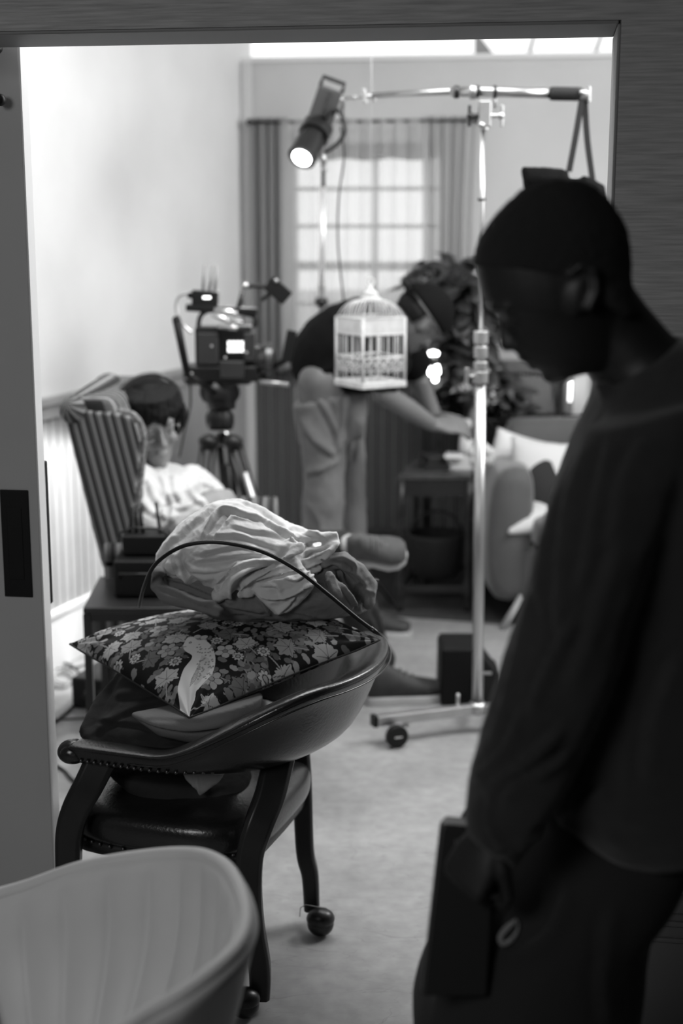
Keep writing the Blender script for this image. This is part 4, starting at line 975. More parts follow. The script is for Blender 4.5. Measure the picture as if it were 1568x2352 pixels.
for i in range(16):
    t = math.pi*(.15+.7*i/15)+math.pi; g.tube([Wb(.07*math.cos(t), .09*math.sin(t), .03), Wb(.078*math.cos(t), .1*math.sin(t), 0), Wb(.07*math.cos(t), .088*math.sin(t), -.035)], [.012, .012, .006], 8)
g.organic('hair', M['dhair'], ben, vox=.006, it=2)
# ================================================================ striped wing chair
def stripe_mat():
    m, nt, N, L, b = newmat('striped_upholstery')
    tc = N.new('ShaderNodeTexCoord'); sp = N.new('ShaderNodeSeparateXYZ'); L.new(tc.outputs['UV'], sp.inputs[0])
    mu = N.new('ShaderNodeMath'); mu.operation = 'MULTIPLY'; mu.inputs[1].default_value = 1.0; L.new(sp.outputs[0], mu.inputs[0])
    fr = N.new('ShaderNodeMath'); fr.operation = 'FRACT'; L.new(mu.outputs[0], fr.inputs[0])
    cr = N.new('ShaderNodeValToRGB'); cr.color_ramp.interpolation = 'CONSTANT'
    st = [(0, .26), (.10, .07), (.16, .18), (.22, .018), (.42, .13), (.50, .28), (.56, .09), (.72, .015), (.9, .10)]
    e = cr.color_ramp.elements; e[0].position = 0; e[0].color = (st[0][1],)*3+(1,); e[1].position = st[1][0]; e[1].color = (st[1][1],)*3+(1,)
    for p, c in st[2:]:
        q = e.new(p); q.color = (c, c, c, 1)
    L.new(fr.outputs[0], cr.inputs[0]); L.new(cr.outputs[0], b.inputs['Base Color']); b.inputs['Roughness'].default_value = .85
    n2 = N.new('ShaderNodeTexNoise'); n2.inputs['Scale'].default_value = 300; bp = N.new('ShaderNodeBump'); bp.inputs['Strength'].default_value = .2; L.new(n2.outputs['Fac'], bp.inputs['Height']); L.new(bp.outputs[0], b.inputs['Normal'])
    return m
M['stripe'] = stripe_mat()
def uvset(o, fn):
    me = o.data; uv = me.uv_layers.new(name='UVMap')
    for lp in me.loops:
        uv.data[lp.index].uv = fn(me.vertices[lp.vertex_index].co)
wc = thing('wing_chair', 'striped high-backed wing chair by the left wall, seating the young man', 'armchair', V((-.72, 4.5, 0)))
YN, YF = 4.18, 4.82
def wing(Y, dx=0):
    o = [(144, 942), (158, 932), (185, 940), (220, 946), (262, 948), (296, 956), (314, 976), (322, 1004), (320, 1060), (312, 1130), (305, 1200), (303, 1306), (236, 1310), (212, 1220), (190, 1130), (168, 1040)]
    return [P(a+dx, b, YN) + V((0, Y-YN, 0)) for a, b in o]
for Y in (YN, YF-.07):
    q = wing(Y); g = G(); g.prism(q, (0, .07, 0)); o = g.build('wing', M['stripe'], wc, bevel=.022)
    ax = (q[12]-q[0]).normalized(); side = V((ax.z, 0, -ax.x))
    uvset(o, lambda c, o0=q[0].copy(), sd=side: ((c-o0).dot(sd)/.052+(c.y-YN)*7+ (c-o0).dot(V((ax.x,0,ax.z)))*.35, 0))
    g = G(); bp = [P(*p, YN)+V((0, Y-YN+.035, 0)) for p in spl([(262, 948), (296, 954), (316, 974), (325, 1004), (323, 1060), (315, 1130), (308, 1200), (305, 1300)], 5)]
    g.tube(bp, .011, 10); g.build('piping', mat('wing_trim', .17, .8, noise_amt=.6, nscale=90), wc, smooth=True)
# back with rolled top
t0, b0 = P(150, 925, YN), P(240, 1308, YN)
g = G(); rs = []
for (t, f_, th) in ((.02, 0, .05), (.04, .0, .07), (.10, .0, .085), (.22, .0, .085), (.5, 0, .085), (1, 0, .08)):
    c = t0.lerp(b0, t); ring = []
    n = 24
    for i in range(n):
        a = 2*math.pi*i/n; e_ = .35
        ca = math.copysign(abs(math.cos(a))**e_, math.cos(a)); sa = math.copysign(abs(math.sin(a))**e_, math.sin(a))
        ring.append(V((c.x+.075+ca*th, (YN+YF)/2+sa*(YF-YN)/2*.97, c.z+.03*(1-t)*(1 if t < .12 else .0))))
    rs.append(ring)
g.rings(rs); o = g.build('backrest', M['stripe'], wc, smooth=True, bevel=0, sub=1); uvset(o, lambda c: (c.y/.075, 0))
g = G(); crst = [V((t0.x+.02+.05*math.sin(k/16*math.pi), YN+.02+(YF-YN-.04)*k/16, t0.z-.025+.03*math.sin(k/16*math.pi))) for k in range(17)]
g.tube(crst, [.042]*17, 16); g.ball(crst[0], .042); g.ball(crst[-1], .042)
lt_ = mat('striped_upholstery_top', .2, .85); o = g.build('top_roll', M['stripe'], wc, smooth=True); uvset(o, lambda c: (math.atan2(c.z-t0.z, c.x-t0.x)*1.1, 0))
g = G(); g.box((-.50, 4.5, .40), (.56, .58, .14)); o = g.build('seat', M['stripe'], wc, bevel=.03); uvset(o, lambda c: (c.y/.075, 0))
for Y in (YN, YF-.09):
    g = G(); g.box((-.47, Y+.045, .50), (.5, .09, .24)); g.cyl((-.72, Y+.045, .63), (-.22, Y+.045, .63), .055, 18); o = g.build('armrest', M['stripe'], wc, bevel=.01); uvset(o, lambda c: (c.x/.075, 0))
for x, y in ((-.72, YN+.05), (-.72, YF-.05), (-.26, YN+.05), (-.26, YF-.05)):
    g = G(); g.tube([(x, y, .34), (x, y, .2), (x+(.02 if x > -.5 else -.04), y, .0)], [.025, .022, .016], 12); g.build('leg', M['wood'], wc, smooth=True)
# ================================================================ low black side table beside it
YT = 3.86
c1_ = P(190, 1396, YT); tz = c1_.z
st = thing('side_table', 'small black table with thin metal legs in front of the striped wing chair', 'table', V((c1_.x+.2, YT+.2, 0)))
tl = [PX(190, YT, tz), PX(420, YT, tz), PX(415, YT+.36, tz), PX(228, YT+.36, tz)]
g = G(); g.prism([p+V((0, 0, -.018)) for p in tl], (0, 0, .018)); g.build('tabletop', mat('black_tabletop', .014, .4), st, bevel=.004)
for i, p in enumerate(tl):
    q = p.lerp((tl[0]+tl[2])/2, .08); g = G(); g.box((q.x, q.y, (tz-.02)/2), (.022, .022, tz-.02)); g.build('leg', M['blackm'], st, bevel=.002)
g = G(); g.bar(tl[0].lerp(tl[2], .05)+V((0, 0, -.03)), tl[1].lerp(tl[3], .05)+V((0, 0, -.03)), .018, .025); g.build('apron', M['blackm'], st)
# things on the table: case and receiver with antennas
g = G(); a = PX(262, YT+.1, tz+.002); g.box(a+V((.075, .08, .055)), (.15, .16, .108))
bx = thing('equipment_case', 'black equipment case on the small black table', 'case', a+V((.075, .08, 0)))
g.build('case_body', M['black'], bx, bevel=.008)
g = G(); g.tube([a+V((.02, -.002, .06)), a+V((.02, -.02, .075)), a+V((.13, -.02, .075)), a+V((.13, -.002, .06))], .004, 8); g.build('handle', M['blackm'], bx, smooth=True)
bz = a.z+.112
rc = thing('radio_receiver', 'small black receiver with stubby antennas on top of the equipment case', 'radio', a+V((.08, .1, .11)))
g = G(); g.box(V((a.x+.085, a.y+.1, bz+.03)), (.13, .10, .056)); g.build('receiver_body', M['black'], rc, bevel=.005)
for k, (dx, hh, lean) in enumerate(((.035, .075, .01), (.055, .08, .0), (.075, .07, -.008), (.125, .09, -.01))):
    g = G(); p = V((a.x+dx, a.y+.1, bz+.055)); g.tube([p, p+V((lean*.3, 0, hh*.3)), p+V((lean, 0, hh))], [.006, .005, .0045], 10); g.ball(p+V((lean, 0, hh)), .0045, 6); g.build('antenna', M['black'], rc, smooth=True)
g = G(); g.tube([V((a.x+.01, a.y+.05, bz+.04)), V((a.x+.02, a.y+.03, bz+.075)), V((a.x+.06, a.y+.02, bz+.09)), V((a.x+.13, a.y+.03, bz+.085)), V((a.x+.16, a.y+.06, bz+.05))], .0035, 8); g.build('carry_wire', M['blackm'], rc, smooth=True)
# flat dark case standing beside, chair-side frame bars
g = G()
a = P(347, 1312, 3.75); b_ = P(347, 1480, 3.75)
# power box and cables on the floor at left
p = FL(215, 1635); pb = thing('power_box', 'low black power box on the floor behind the small table legs', 'box', (p.x+.05, p.y+.1, 0))
g = G(); g.box((p.x+.06, p.y+.15, .055), (.20, .30, .108), Matrix.Rotation(-.3, 3, 'Z')); pbb = g.build('box_body', M['black'], pb, bevel=.008)
for k in range(3):
    g = G(); g.cyl((p.x-.02+.045*k, p.y+.005+.012*k, .06), (p.x-.02+.045*k, p.y-.01+.012*k, .06), .014, 16); g.build('socket', M['blackm'], pb, smooth=True)
M['cable'] = mat('black_cable', .014, .5)
def cable(name, pts, r, lab, m=None):
    q = [FL(a, b) + V((0, 0, z)) for a, b, z in pts]; q = [V(t) for t in spl([tuple(t) for t in q], 8)]
    g = G(); g.tube(q, r, 8); return tag(g.build(name, m or M['cable'], smooth=True), lab, 'cable')
cable('cable', [(60, 1790, .006), (110, 1680, .006), (135, 1655, .006), (165, 1628, .006), (182, 1600, .006), (186, 1570, .006), (176, 1545, .012), (150, 1530, .012)], .0055, 'thick black cable curving over the floor from the door edge to the power box')
cable('cable', [(60, 1540, .006), (118, 1540, .006), (160, 1538, .006), (195, 1530, .006), (235, 1505, .006), (280, 1480, .006)], .004, 'thin cable running along the foot of the left wall')
cable('cable', [(70, 1735, .005), (140, 1768, .005), (175, 1800, .005), (260, 1830, .005)], .005, 'short black cable on the floor beside the club chair arm')
cq = []
for i in range(46):
    t = i/45*2*math.pi*3.2; cq.append((138+24*math.cos(t)+i*.3, 1568+16*math.sin(t)-i*.2, .006+.0035*(i//15)))
cable('coiled_cable', cq, .0035, 'pale coiled cable lying on the floor against the door edge', mat('pale_cable', .35, .5))
cable('cable', [(120, 1655, .004), (200, 1652, .004), (235, 1648, .004)], .004, 'short grey cable lying across the floor behind the chair arm', mat('grey_cable', .06, .5))
# ================================================================ camera on tripod
YC = 5.0
tp = thing('tripod', 'black camera tripod with one silver leg tube beside the left wall corner', 'tripod', V((P(505, 1000, YC).x, YC, 0)))
g = G(); g.lathe([(.0, 0), (.045, .0), (.05, .02), (.05, .05), (.036, .07), (.036, .09), (.06, .10), (.06, .14), (.05, .16), (.0, .16)], P(505, 985, YC), 24); g.build('bowl', M['blackm'], tp, smooth=True)
g = G(); g.lathe([(.0, 0), (.05, .0), (.052, .03), (.045, .05), (.055, .07), (.055, .13), (.045, .145), (0, .145)], P(508, 925, YC)+V((0, 0, -.02)), 24)
g.cyl(P(480, 900, YC-.06), P(530, 900, YC+.06), .04, 20); g.build('fluid_head', M['blackm'], tp, smooth=True)
hub = P(505, 1000, YC)
for k, (fp, mt) in enumerate(((FL(430, 1560), 'b'), (V((hub.x+.30, 4.9, 0)), 's'), (FL(560, 1460), 'b'))):
    top_ = hub+V(((-.04, .05, .01)[k], (-.03, -.04, .05)[k], -.02))
    g = G(); d = (fp-top_); mid = top_+d*.5
    sdir = d.cross(V((0, 1, 0))).normalized()*.018
    g.tube([top_+sdir, mid+sdir], .013, 12); g.tube([top_-sdir, mid-sdir], .013, 12); g.ball(top_, (.035, .03, .03), 10); g.ball(mid, (.035, .022, .022), 10)
    lg = g.build('leg', M['blackm'], tp, smooth=True)
    g = G(); g.tube([top_+d*.12 + V((.012 if k == 1 else 0, -.02, 0)), fp+V((0, 0, .03))], .0135, 12); g.build('leg_tube', mat('tripod_tube_%s' % mt, .6 if mt == 's' else .02, .3, .85 if mt == 's' else 0), lg, smooth=True)
    g = G(); g.ball(fp+V((0, 0, .02)), .02, 8); g.build('foot', M['black'], lg, smooth=True)
g = G(); a = P(440, 870, YC-.12); g.tube([P(500, 905, YC-.05), P(460, 880, YC-.15), P(430, 860, YC-.25)], [.009, .009, .009], 10); g.limb([P(430, 860, YC-.25), P(405, 735, YC-.3)], [.012, .014], 10); g.build('pan_handle', M['black'], tp, smooth=True)
vc = thing('video_camera', 'black film camera rig with monitor and antennas mounted on the tripod', 'camera', P(508, 880, YC))
def pbox(g, x0, y0, x1, y1, Y, dep, R=None):
    a, b = P(x0, y1, Y), P(x1, y0, Y); return g.box(((a.x+b.x)/2, Y+dep/2, (a.z+b.z)/2), (abs(b.x-a.x), dep, abs(b.z-a.z)), R)
g = G(); pbox(g, 448, 752, 575, 842, YC-.06, .13); body = g.build('camera_body', M['black'], vc, bevel=.008)
g = G(); pbox(g, 420, 842, 590, 878, YC-.07, .15); pbox(g, 425, 862, 575, 884, YC-.05, .1); g.build('base_plate', M['blackm'], vc, bevel=.006)
g = G(); pbox(g, 455, 765, 500, 838, YC-.075, .02); pbox(g, 505, 830, 560, 870, YC-.085, .03); pbox(g, 560, 765, 585, 830, YC-.07, .04); g.build('side_module', mat('camera_grey', .03, .4), vc, bevel=.004)
g = G()
for r_i in range(2):
    for c_i in range(4): pbox(g, 523+c_i*9.4, 784+r_i*13.5, 530+c_i*9.4, 795+r_i*13.5, YC-.071, .006)
g.build('lit_display', mat('display_glow', .8, .4, emis=2.2), vc, label='small glowing white readout')
g = G(); pbox(g, 516, 776, 566, 818, YC-.066, .008); g.build('display_housing', M['black'], vc)
for (x, y, r) in ((517, 822, 3.2), (566, 810, 3), (440, 858, 3), (427, 868, 3.5), (486, 795, 3)):
    g = G(); g.ball(P(x, y, YC-.10), r*.0016, 8); g.build('screw_head', M['chrome'], vc, smooth=True)
# lens and matte box pointing right
g = G(); a = P(572, 828, YC); b_ = P(620, 826, YC-.02); g.cyl(a, a.lerp(b_, .55), .045, 24); g.cyl(a.lerp(b_, .3), b_, .052, 24, .056); g.build('lens', mat('lens_barrel', .015, .25, spec=.8), vc, smooth=False, auto=True)
g = G(); g.cyl(b_+V((-.012, 0, 0)), b_+V((.01, 0, 0)), .060, 28); g.build('lens_ring', mat('lens_ring_grey', .12, .3, .7), vc, auto=True)
# top handle and rods
g = G(); g.tube(stroke([(455, 752), (462, 724), (490, 712), (560, 720), (585, 728), (584, 752)], YC), .009, 10); g.build('top_handle', M['blackm'], vc, smooth=True)
for k, (x0, y0, x1, y1, dy) in enumerate(((492, 712, 545, 720, -.05), (486, 722, 530, 740, -.09), (500, 750, 545, 754, -.08), (532, 738, 556, 740, -.09))):
    g = G(); g.cyl(P(x0, y0, YC+dy), P(x1, y1, YC+dy), .008, 12); g.build('rod', M['chrome'], vc, smooth=True)
g = G(); pbox(g, 426, 704, 590, 720, YC-.02, .05, Matrix.Rotation(.06, 3, 'Y')); g.build('rail', M['black'], vc, bevel=.004)
g = G(); pbox(g, 440, 668, 500, 702, YC-.02, .04, Matrix.Rotation(.07, 3, 'Y')); pbox(g, 430, 672, 446, 686, YC-.02, .03); rx = g.build('wireless_transmitter', M['black'], vc, bevel=.004)
for k in range(3):
    g = G(); pbox(g, 466+k*6, 681, 471+k*6, 686, YC-.024, .004); g.build('status_light', mat('indicator_glow', .8, .4, emis=4), rx)
for k, (x, y0, x1, y1) in enumerate(((466, 668, 470, 608), (480, 668, 490, 610), (493, 668, 498, 610))):
    g = G(); g.tube([P(x, y0, YC), P(x1, y1, YC)], [.0055, .0045], 10); g.build('antenna', mat('antenna_grey', .22, .4), rx, smooth=True)
g = G(); g.tube(stroke([(434, 674), (412, 680), (404, 705), (415, 740), (440, 765)], YC), .005, 8); g.build('video_cable', mat('grey_video_cable', .3, .4), vc, smooth=True)
g = G(); g.tube(stroke([(436, 872), (437, 930), (425, 985), (412, 1050)], YC-.02), .004, 8); g.build('hanging_cable', mat('dim_cable', .06, .4), vc, smooth=True)
g = G(); g.tube([P(545, 715, YC), P(556, 672, YC)], .008, 10); g.tube(stroke([(562, 658), (590, 656), (620, 660)], YC), .009, 10); g.tube([P(600, 690, YC), P(622, 672, YC)], .007, 8); g.build('monitor_arm', M['blackm'], vc, smooth=True)
g = G(); g.ball(P(563, 657, YC-.01), .013, 10); g.build('arm_joint', M['chrome'], vc, smooth=True)
g = G(); g.box(P(638, 667, YC-.02), (.088, .045, .055), Matrix.Rotation(.72, 3, 'Y')); mo = g.build('monitor', M['black'], vc, bevel=.004); 
g = G(); g.ball(P(634, 645, YC-.045), .008, 8); g.build('monitor_knob', M['chrome'], mo, smooth=True)
g = G(); g.tube([P(592, 878, YC-.03), P(630, 840, YC-.05), P(655, 828, YC-.06)], [.010, .010, .012], 10); g.box(P(664, 795, YC-.06), (.035, .02, .11), Matrix.Rotation(.2, 3, 'Y')); g.build('side_monitor', M['black'], vc, bevel=.003)
g = G(); g.cyl(P(594, 876, YC-.1), P(663, 884, YC-.12), .009, 12); g.build('focus_rod', M['chrome'], vc, smooth=True)
# ================================================================ birdcage
YG = 4.75
M['cagew'] = mat('cage_white_paint', .55, .55, noise_amt=.15, nscale=30)
cage = thing('birdcage', 'white domed birdcage hanging in mid-air in front of the bending man', 'birdcage', P(848, 888, YG))
cb, ct = P(850, 884, YG), P(847, 728, YG); wz = cb.z; hb = .094; ctx = cb.x
def cbar(g, x, y, z0, z1, r=.0022): g.tube([(ctx+x, YG+y, z0), (ctx+x, YG+y, z1)], r, 6)
Rc = Matrix.Rotation(.55, 3, 'Z')
def cpt(x, y, z): p = Rc @ V((x, y, 0)); return V((ctx+p.x, YG+p.y, z))
hb2 = .082*1.0; zt = ct.z; zt2 = P(847, 765, YG).z
g = G(); g.box(V((ctx, YG, wz+.008)), (2*hb2+.012, 2*hb2+.012, .022), Rc); g.build('cage_base', M['cagew'], cage, bevel=.003)
g = G()
for sx in (-1, 1):
    for sy in (-1, 1):
        g.tube([cpt(sx*hb2, sy*hb2, wz), cpt(sx*hb2, sy*hb2, zt)], .0055, 8)
for z in (zt2, zt, (wz+zt2)/2+.01):
    for a, b in (((-1, -1), (1, -1)), ((1, -1), (1, 1)), ((1, 1), (-1, 1)), ((-1, 1), (-1, -1))):
        g.tube([cpt(a[0]*hb2, a[1]*hb2, z), cpt(b[0]*hb2, b[1]*hb2, z)], .004, 8)
g.build('cage_frame', M['cagew'], cage, smooth=True)
g = G()
for a, b in (((-1, -1), (1, -1)), ((1, -1), (1, 1)), ((1, 1), (-1, 1)), ((-1, 1), (-1, -1))):
    p, q = cpt(a[0]*hb2, a[1]*hb2, (zt+zt2)/2), cpt(b[0]*hb2, b[1]*hb2, (zt+zt2)/2); g.bar(p, q, .004, zt-zt2)
g.build('cage_band', M['cagew'], cage)
g = G()
for a, b in (((-1, -1), (1, -1)), ((1, -1), (1, 1)), ((1, 1), (-1, 1)), ((-1, 1), (-1, -1))):
    n = 5
    for i in range(1, n):
        t = i/n; x = a[0]+(b[0]-a[0])*t; y = a[1]+(b[1]-a[1])*t; g.tube([cpt(x*hb2, y*hb2, wz), cpt(x*hb2, y*hb2, zt2)], .0021, 6)
    for (za, zb_) in ((wz+.052, wz+.092),):
        for i in range(n):
            for fl in (0, 1):
                t, t2 = i/n, (i+1)/n
                if fl: t, t2 = t2, t
                g.tube([cpt((a[0]+(b[0]-a[0])*t)*hb2, (a[1]+(b[1]-a[1])*t)*hb2, za), cpt((a[0]+(b[0]-a[0])*t2)*hb2, (a[1]+(b[1]-a[1])*t2)*hb2, zb_)], .0018, 6)
    for i in range(0, n):
        t = (i+.5)/n; c = cpt((a[0]+(b[0]-a[0])*t)*hb2, (a[1]+(b[1]-a[1])*t)*hb2, wz+.045); u = (Rc @ V((b[0]-a[0], b[1]-a[1], 0))).normalized()
        g.tube([c+u*.011*math.cos(k)+V((0, 0, .011*math.sin(k))) for k in [math.pi*j/8 for j in range(9)]], .0018, 6)
g.build('cage_bars', M['cagew'], cage, smooth=True)
zd = P(847, 688, YG).z
g = G()
for i in range(32):
    a = 2*math.pi*i/32; pts = []
    c_, s_ = math.cos(a), math.sin(a); m_ = max(abs(c_), abs(s_)); sq = 1/m_
    for j in range(9):
        t = j/8; rr = math.cos(t*math.pi/2)**.6; k_ = (sq*(1-t)+1*t)*hb2*.97*(rr*.8+.2); pts.append(cpt(c_*k_, s_*k_, zt+(zd-zt)*math.sin(t*math.pi/2)))
    g.tube(pts, .0020, 6)
g.build('dome_wires', M['cagew'], cage, smooth=True)
g = G(); g.lathe([(0, 0), (.032, 0), (.036, .006), (.03, .012), (.022, .018), (.026, .022), (.020, .03), (.008, .038), (.006, .05), (0, .052)], (ctx, YG, zd-.004), 20); 
g.tube([(ctx+.013*math.cos(t), YG, zd+.058+.013*math.sin(t)) for t in [2*math.pi*i/20 for i in range(21)]], .0028, 8); g.build('cage_crown', M['cagew'], cage, smooth=True)
g = G(); g.tube([(ctx, YG, zd+.068), (ctx, YG, 2.79)], .0012, 6); g.build('hanging_wire', mat('thin_wire', .5, .4, .5), cage, smooth=True)
# ================================================================ boom stand (combo stand on wheels)
YS = 4.35
base = P(1096, 1622, YS); bX = base.x
bs = thing('boom_stand', 'tall chrome rolling stand with boom arm in the middle of the doorway view', 'light stand', V((bX, YS, 0)))
def pz(py, Y=YS): return P(1100, py, Y).z
topx = P(1108, 300, YS).x
def px_at(py): 
    t = (1622-py)/(1622-300); return bX+(topx-bX)*t
g = G(); g.tube([(bX, YS, .06), (px_at(885), YS, pz(885))], .0175, 24); g.build('lower_tube', M['chrome'], bs, smooth=True)
g = G(); g.tube([(px_at(890), YS, pz(890)), (px_at(762), YS, pz(762))], .0135, 24); g.build('middle_tube', M['chrome'], bs, smooth=True)
g = G(); g.tube([(px_at(765), YS, pz(765)), (px_at(290), YS, pz(290))], .0078, 20); g.build('upper_tube', M['chrome'], bs, smooth=True)
for (ya, yb, r) in ((880, 852, .024), (850, 830, .022), (822, 795, .022), (790, 760, .023)):
    g = G(); g.tube([(px_at(ya), YS, pz(ya)), (px_at(yb), YS, pz(yb))], r, 24); g.build('collar', M['steel'], bs, bevel=.003)
g = G(); a = V((px_at(865), YS, pz(865))); g.tube([a, a+V((-.035, -.02, .004))], .006, 10); g.box(a+V((-.045, -.025, .005)), (.012, .01, .05)); g.build('t_knob', M['steel'], bs, bevel=.003)
g = G(); g.tube([(px_at(458), YS, pz(458)), (px_at(458)-.012, YS-.01, pz(458))], .004, 8); g.tube([(px_at(460), YS, pz(460)), (px_at(456), YS, pz(456))], .0115, 16); g.build('stop_ring', M['blackm'], bs, smooth=True)
# wheeled base
le = P(862, 1655, 4.22)
hub_ = V((bX, YS, .075))
ends = [V((le.x, le.y, le.z)), V((bX+.42, YS-.10, .085)), V((bX+.05, YS+.44, .085))]
for k, e_ in enumerate(ends):
    d = (e_-hub_).normalized()
    g = G(); g.bar(hub_, e_, .03, .032); lg = g.build('base_leg', M['steel'], bs, bevel=.002)
    g = G(); g.bar(e_-d*.004, e_+d*.012, .034, .036); g.build('end_cap', M['black'], lg, bevel=.003)
    w = e_-d*.07; wc_ = V((w.x+.012, w.y, .0365)) if k else V((P(912, 1700, 4.16).x, 4.2, .0365))
    g = G(); g.cyl(V((w.x, w.y, e_.z-.012)), V((w.x, w.y, e_.z-.03)), .022, 18); fx = d.cross(V((0, 0, 1)))
    for s_ in (-1, 1): g.prism([V((w.x, w.y, e_.z-.025))+fx*.016*s_-d*.02, V((w.x, w.y, e_.z-.025))+fx*.016*s_+d*.02, wc_+fx*.016*s_+d*.012, wc_+fx*.016*s_-d*.012], fx*.003)
    cs = g.build('caster_fork', M['steel'], bs, bevel=.001)
    g = G(); g.tube([wc_-fx*.012, wc_+fx*.012], .036, 28); g.build('wheel', M['black'], cs, bevel=.004)
    g = G(); g.box(V((w.x, w.y, e_.z-.03))-d*.03+V((0, 0, .003)), (.03, .022, .006), Matrix.Rotation(.3, 3, 'Y')); g.build('brake_lever', M['steel'], cs, bevel=.001)
g = G(); a = P(1051, 1618, YS-.03); g.tube([V((a.x, a.y, .09)), V((a.x, a.y, .135))], .0055, 10); g.build('pin', M['steel'], bs, smooth=True)
g = G(); g.lathe([(.0, .0), (.03, .0), (.03, .02), (.024, .035), (.0, .035)], (bX, YS, .062), 20); g.build('hub', M['steel'], bs, smooth=True)
# grip head
hz_ = pz(262); hx_ = P(1112, 262, YS).x
g = G(); g.box((hx_, YS, hz_), (.036, .04, .075)); g.tube([(hx_-.0, YS, pz(300)), (hx_, YS, pz(286))], .013, 16); gh = g.build('grip_head', M['steel'], bs, bevel=.004)
for s_, x_, m_ in ((-1, 1080, 'blackm'), (1, 1150, 'steel')):
    p = P(x_, 266, YS-.01); g = G(); g.tube([V((hx_+.015*s_, YS-.01, p.z)), p], [.008, .006], 12); g.box(p+V((.003*s_, 0, 0)), (.009, .012, .062)); g.ball(p, .011, 8); g.build('t_handle', M[m_], gh, bevel=.003)
g = G(); g.tube([(hx_-.01, YS-.015, pz(288)), (hx_-.01, YS-.03, pz(288))], .008, 10); g.build('lock_knob', M['steel'], gh, smooth=True)
# boom arm
bmn = thing('telescopic_boom', 'chrome telescopic boom arm with black foam grip lying across the top of the stand', 'boom', V((hx_, YS, pz(225))))
bp_ = lambda x, y: P(x, y, YS-.0)
g = G(); g.tube([P(858, 219, 4.75), P(960, 213, 4.6), P(1050, 210, 4.45)], .0095, 18); g.build('inner_tube', M['chrome'], bmn, smooth=True)
g = G(); g.tube([P(1040, 211, 4.46), bp_(1110, 210), bp_(1265, 214)], .0145, 20); g.build('outer_tube', M['chrome'], bmn, smooth=True)
for (x0, x1, r, m_) in ((1042, 1054, .019, 'blackm'), (1078, 1092, .021, 'steel'), (1092, 1100, .018, 'blackm'), (1132, 1140, .019, 'blackm')):
    g = G(); g.tube([bp_(x0, 211), bp_(x1, 211)], r, 20); g.build('clamp_ring', M[m_], bmn, bevel=.002)
g = G(); g.tube([bp_(1262, 215), bp_(1268, 215), bp_(1325, 216), bp_(1336, 216)], [.017, .020, .020, .018], 20); g.build('foam_grip', mat('black_foam', .014, .9), bmn, smooth=True)
g = G(); g.tube([bp_(1322, 216), bp_(1348, 217)], .0185, 20); g.box(bp_(1351, 217), (.008, .03, .045)); gc = g.build('end_clamp', M['steel'], bmn, bevel=.003)
g = G(); g.ball(bp_(1334, 214)+V((0, -.02, 0)), .009, 8); g.build('clamp_bolt', M['chrome'], gc, smooth=True)
g = G(); g.tube([bp_(1137, 215), bp_(1137, 250)], .004, 8); g.build('boom_pin', M['steel'], bmn, smooth=True)
g = G(); g.tube([P(790, 226, 4.85), P(830, 222, 4.8), P(862, 220, 4.75)], [.006, .006, .008], 12); g.build('spigot', M['steel'], bmn, smooth=True)
for (x, y, hh) in ((835, 215, .030), (838, 232, .02), (815, 225, .014), (857, 224, .024)):
    g = G(); g.box(P(x, y, 4.78), (.014, .018, hh)); g.build('spigot_clamp', M['steel'], bmn, bevel=.003)
# sandbag with strap
sbp = P(1300, 425, YS); sb = thing('sandbag', 'black sandbag hanging by its strap from the grip end of the boom arm', 'sandbag', sbp)
for k, pts in enumerate(([(1336, 226), (1322, 310), (1306, 395)], [(1342, 226), (1348, 320), (1360, 412)])):
    q = [P(a, b, YS-.01+.02*k) for a, b in pts]; g = G(); rs = []
    for p in [V(t) for t in spl([tuple(t) for t in q], 5)]: rs.append([p+V((a, b, 0)) for a, b in ((-.009, -.002), (.009, -.002), (.009, .002), (-.009, .002))])
    g.rings(rs); g.build('strap', mat('nylon_webbing', .014, .7), sb)
g = G(); g.olo([(1197, 382, 1204, 436, .02), (1206, 383, 1214, 450, .04), (1250, 384, 1250, 460, .05), (1290, 388, 1290, 460, .05), (1306, 394, 1300, 460, .04)], YS+.0)
g.olo([(1296, 420, 1298, 460, .05), (1318, 424, 1330, 475, .05), (1340, 404, 1345, 490, .05), (1362, 411, 1360, 490, .05), (1389, 428, 1385, 500, .04)], YS+.0)
g.ball(P(1290, 445, YS), (.11, .06, .04))
g.organic('bag', mat('black_bag_nylon', .003, .9, spec=.1, bump=.1, bscale=120), sb, vox=.006, it=2, nz=.003, nsc=20)
# ================================================================ spotlight and its stand
sl = thing('spotlight', 'black studio spotlight with lit lens pointing down left, at the left end of the boom', 'spotlight', P(735, 290, 5.2))
A_ = P(760, 205, 5.25); B_ = P(731, 290, 5.25); C__ = P(693, 362, 5.14)
ax = (B_-A_).normalized(); R_s = rot_from(ax, (0, 1, 0))
g = G(); g.box((A_*.5+B_*.5), (.085, .088, (B_-A_).length*1.0), R_s); lh = g.build('lamp_housing', mat('lamp_housing_grey', .06, .35, .5), sl, bevel=.008)
g = G()
for k in range(5): g.box(A_.lerp(B_, .15+.14*k)+V((0, -.045, 0)), (.07, .004, .006), R_s)
g.build('vents', M['black'], lh)
g = G(); g.box(A_.lerp(B_, .45)+R_s @ V((.044, -.020, 0))*1.0, (.006, .05, .07), R_s); g.build('side_plate', mat('pale_plate', .6, .3, .6), lh, bevel=.002)
g = G(); g.tube([A_+R_s @ V((-.0, -.040, 0)), A_+R_s @ V((0, -.040, -.032)), A_+R_s @ V((0, .040, -.032)), A_+R_s @ V((0, .040, 0))], .008, 10); g.build('handle', M['blackm'], sl, smooth=True)
ax2 = (C__-B_).normalized()
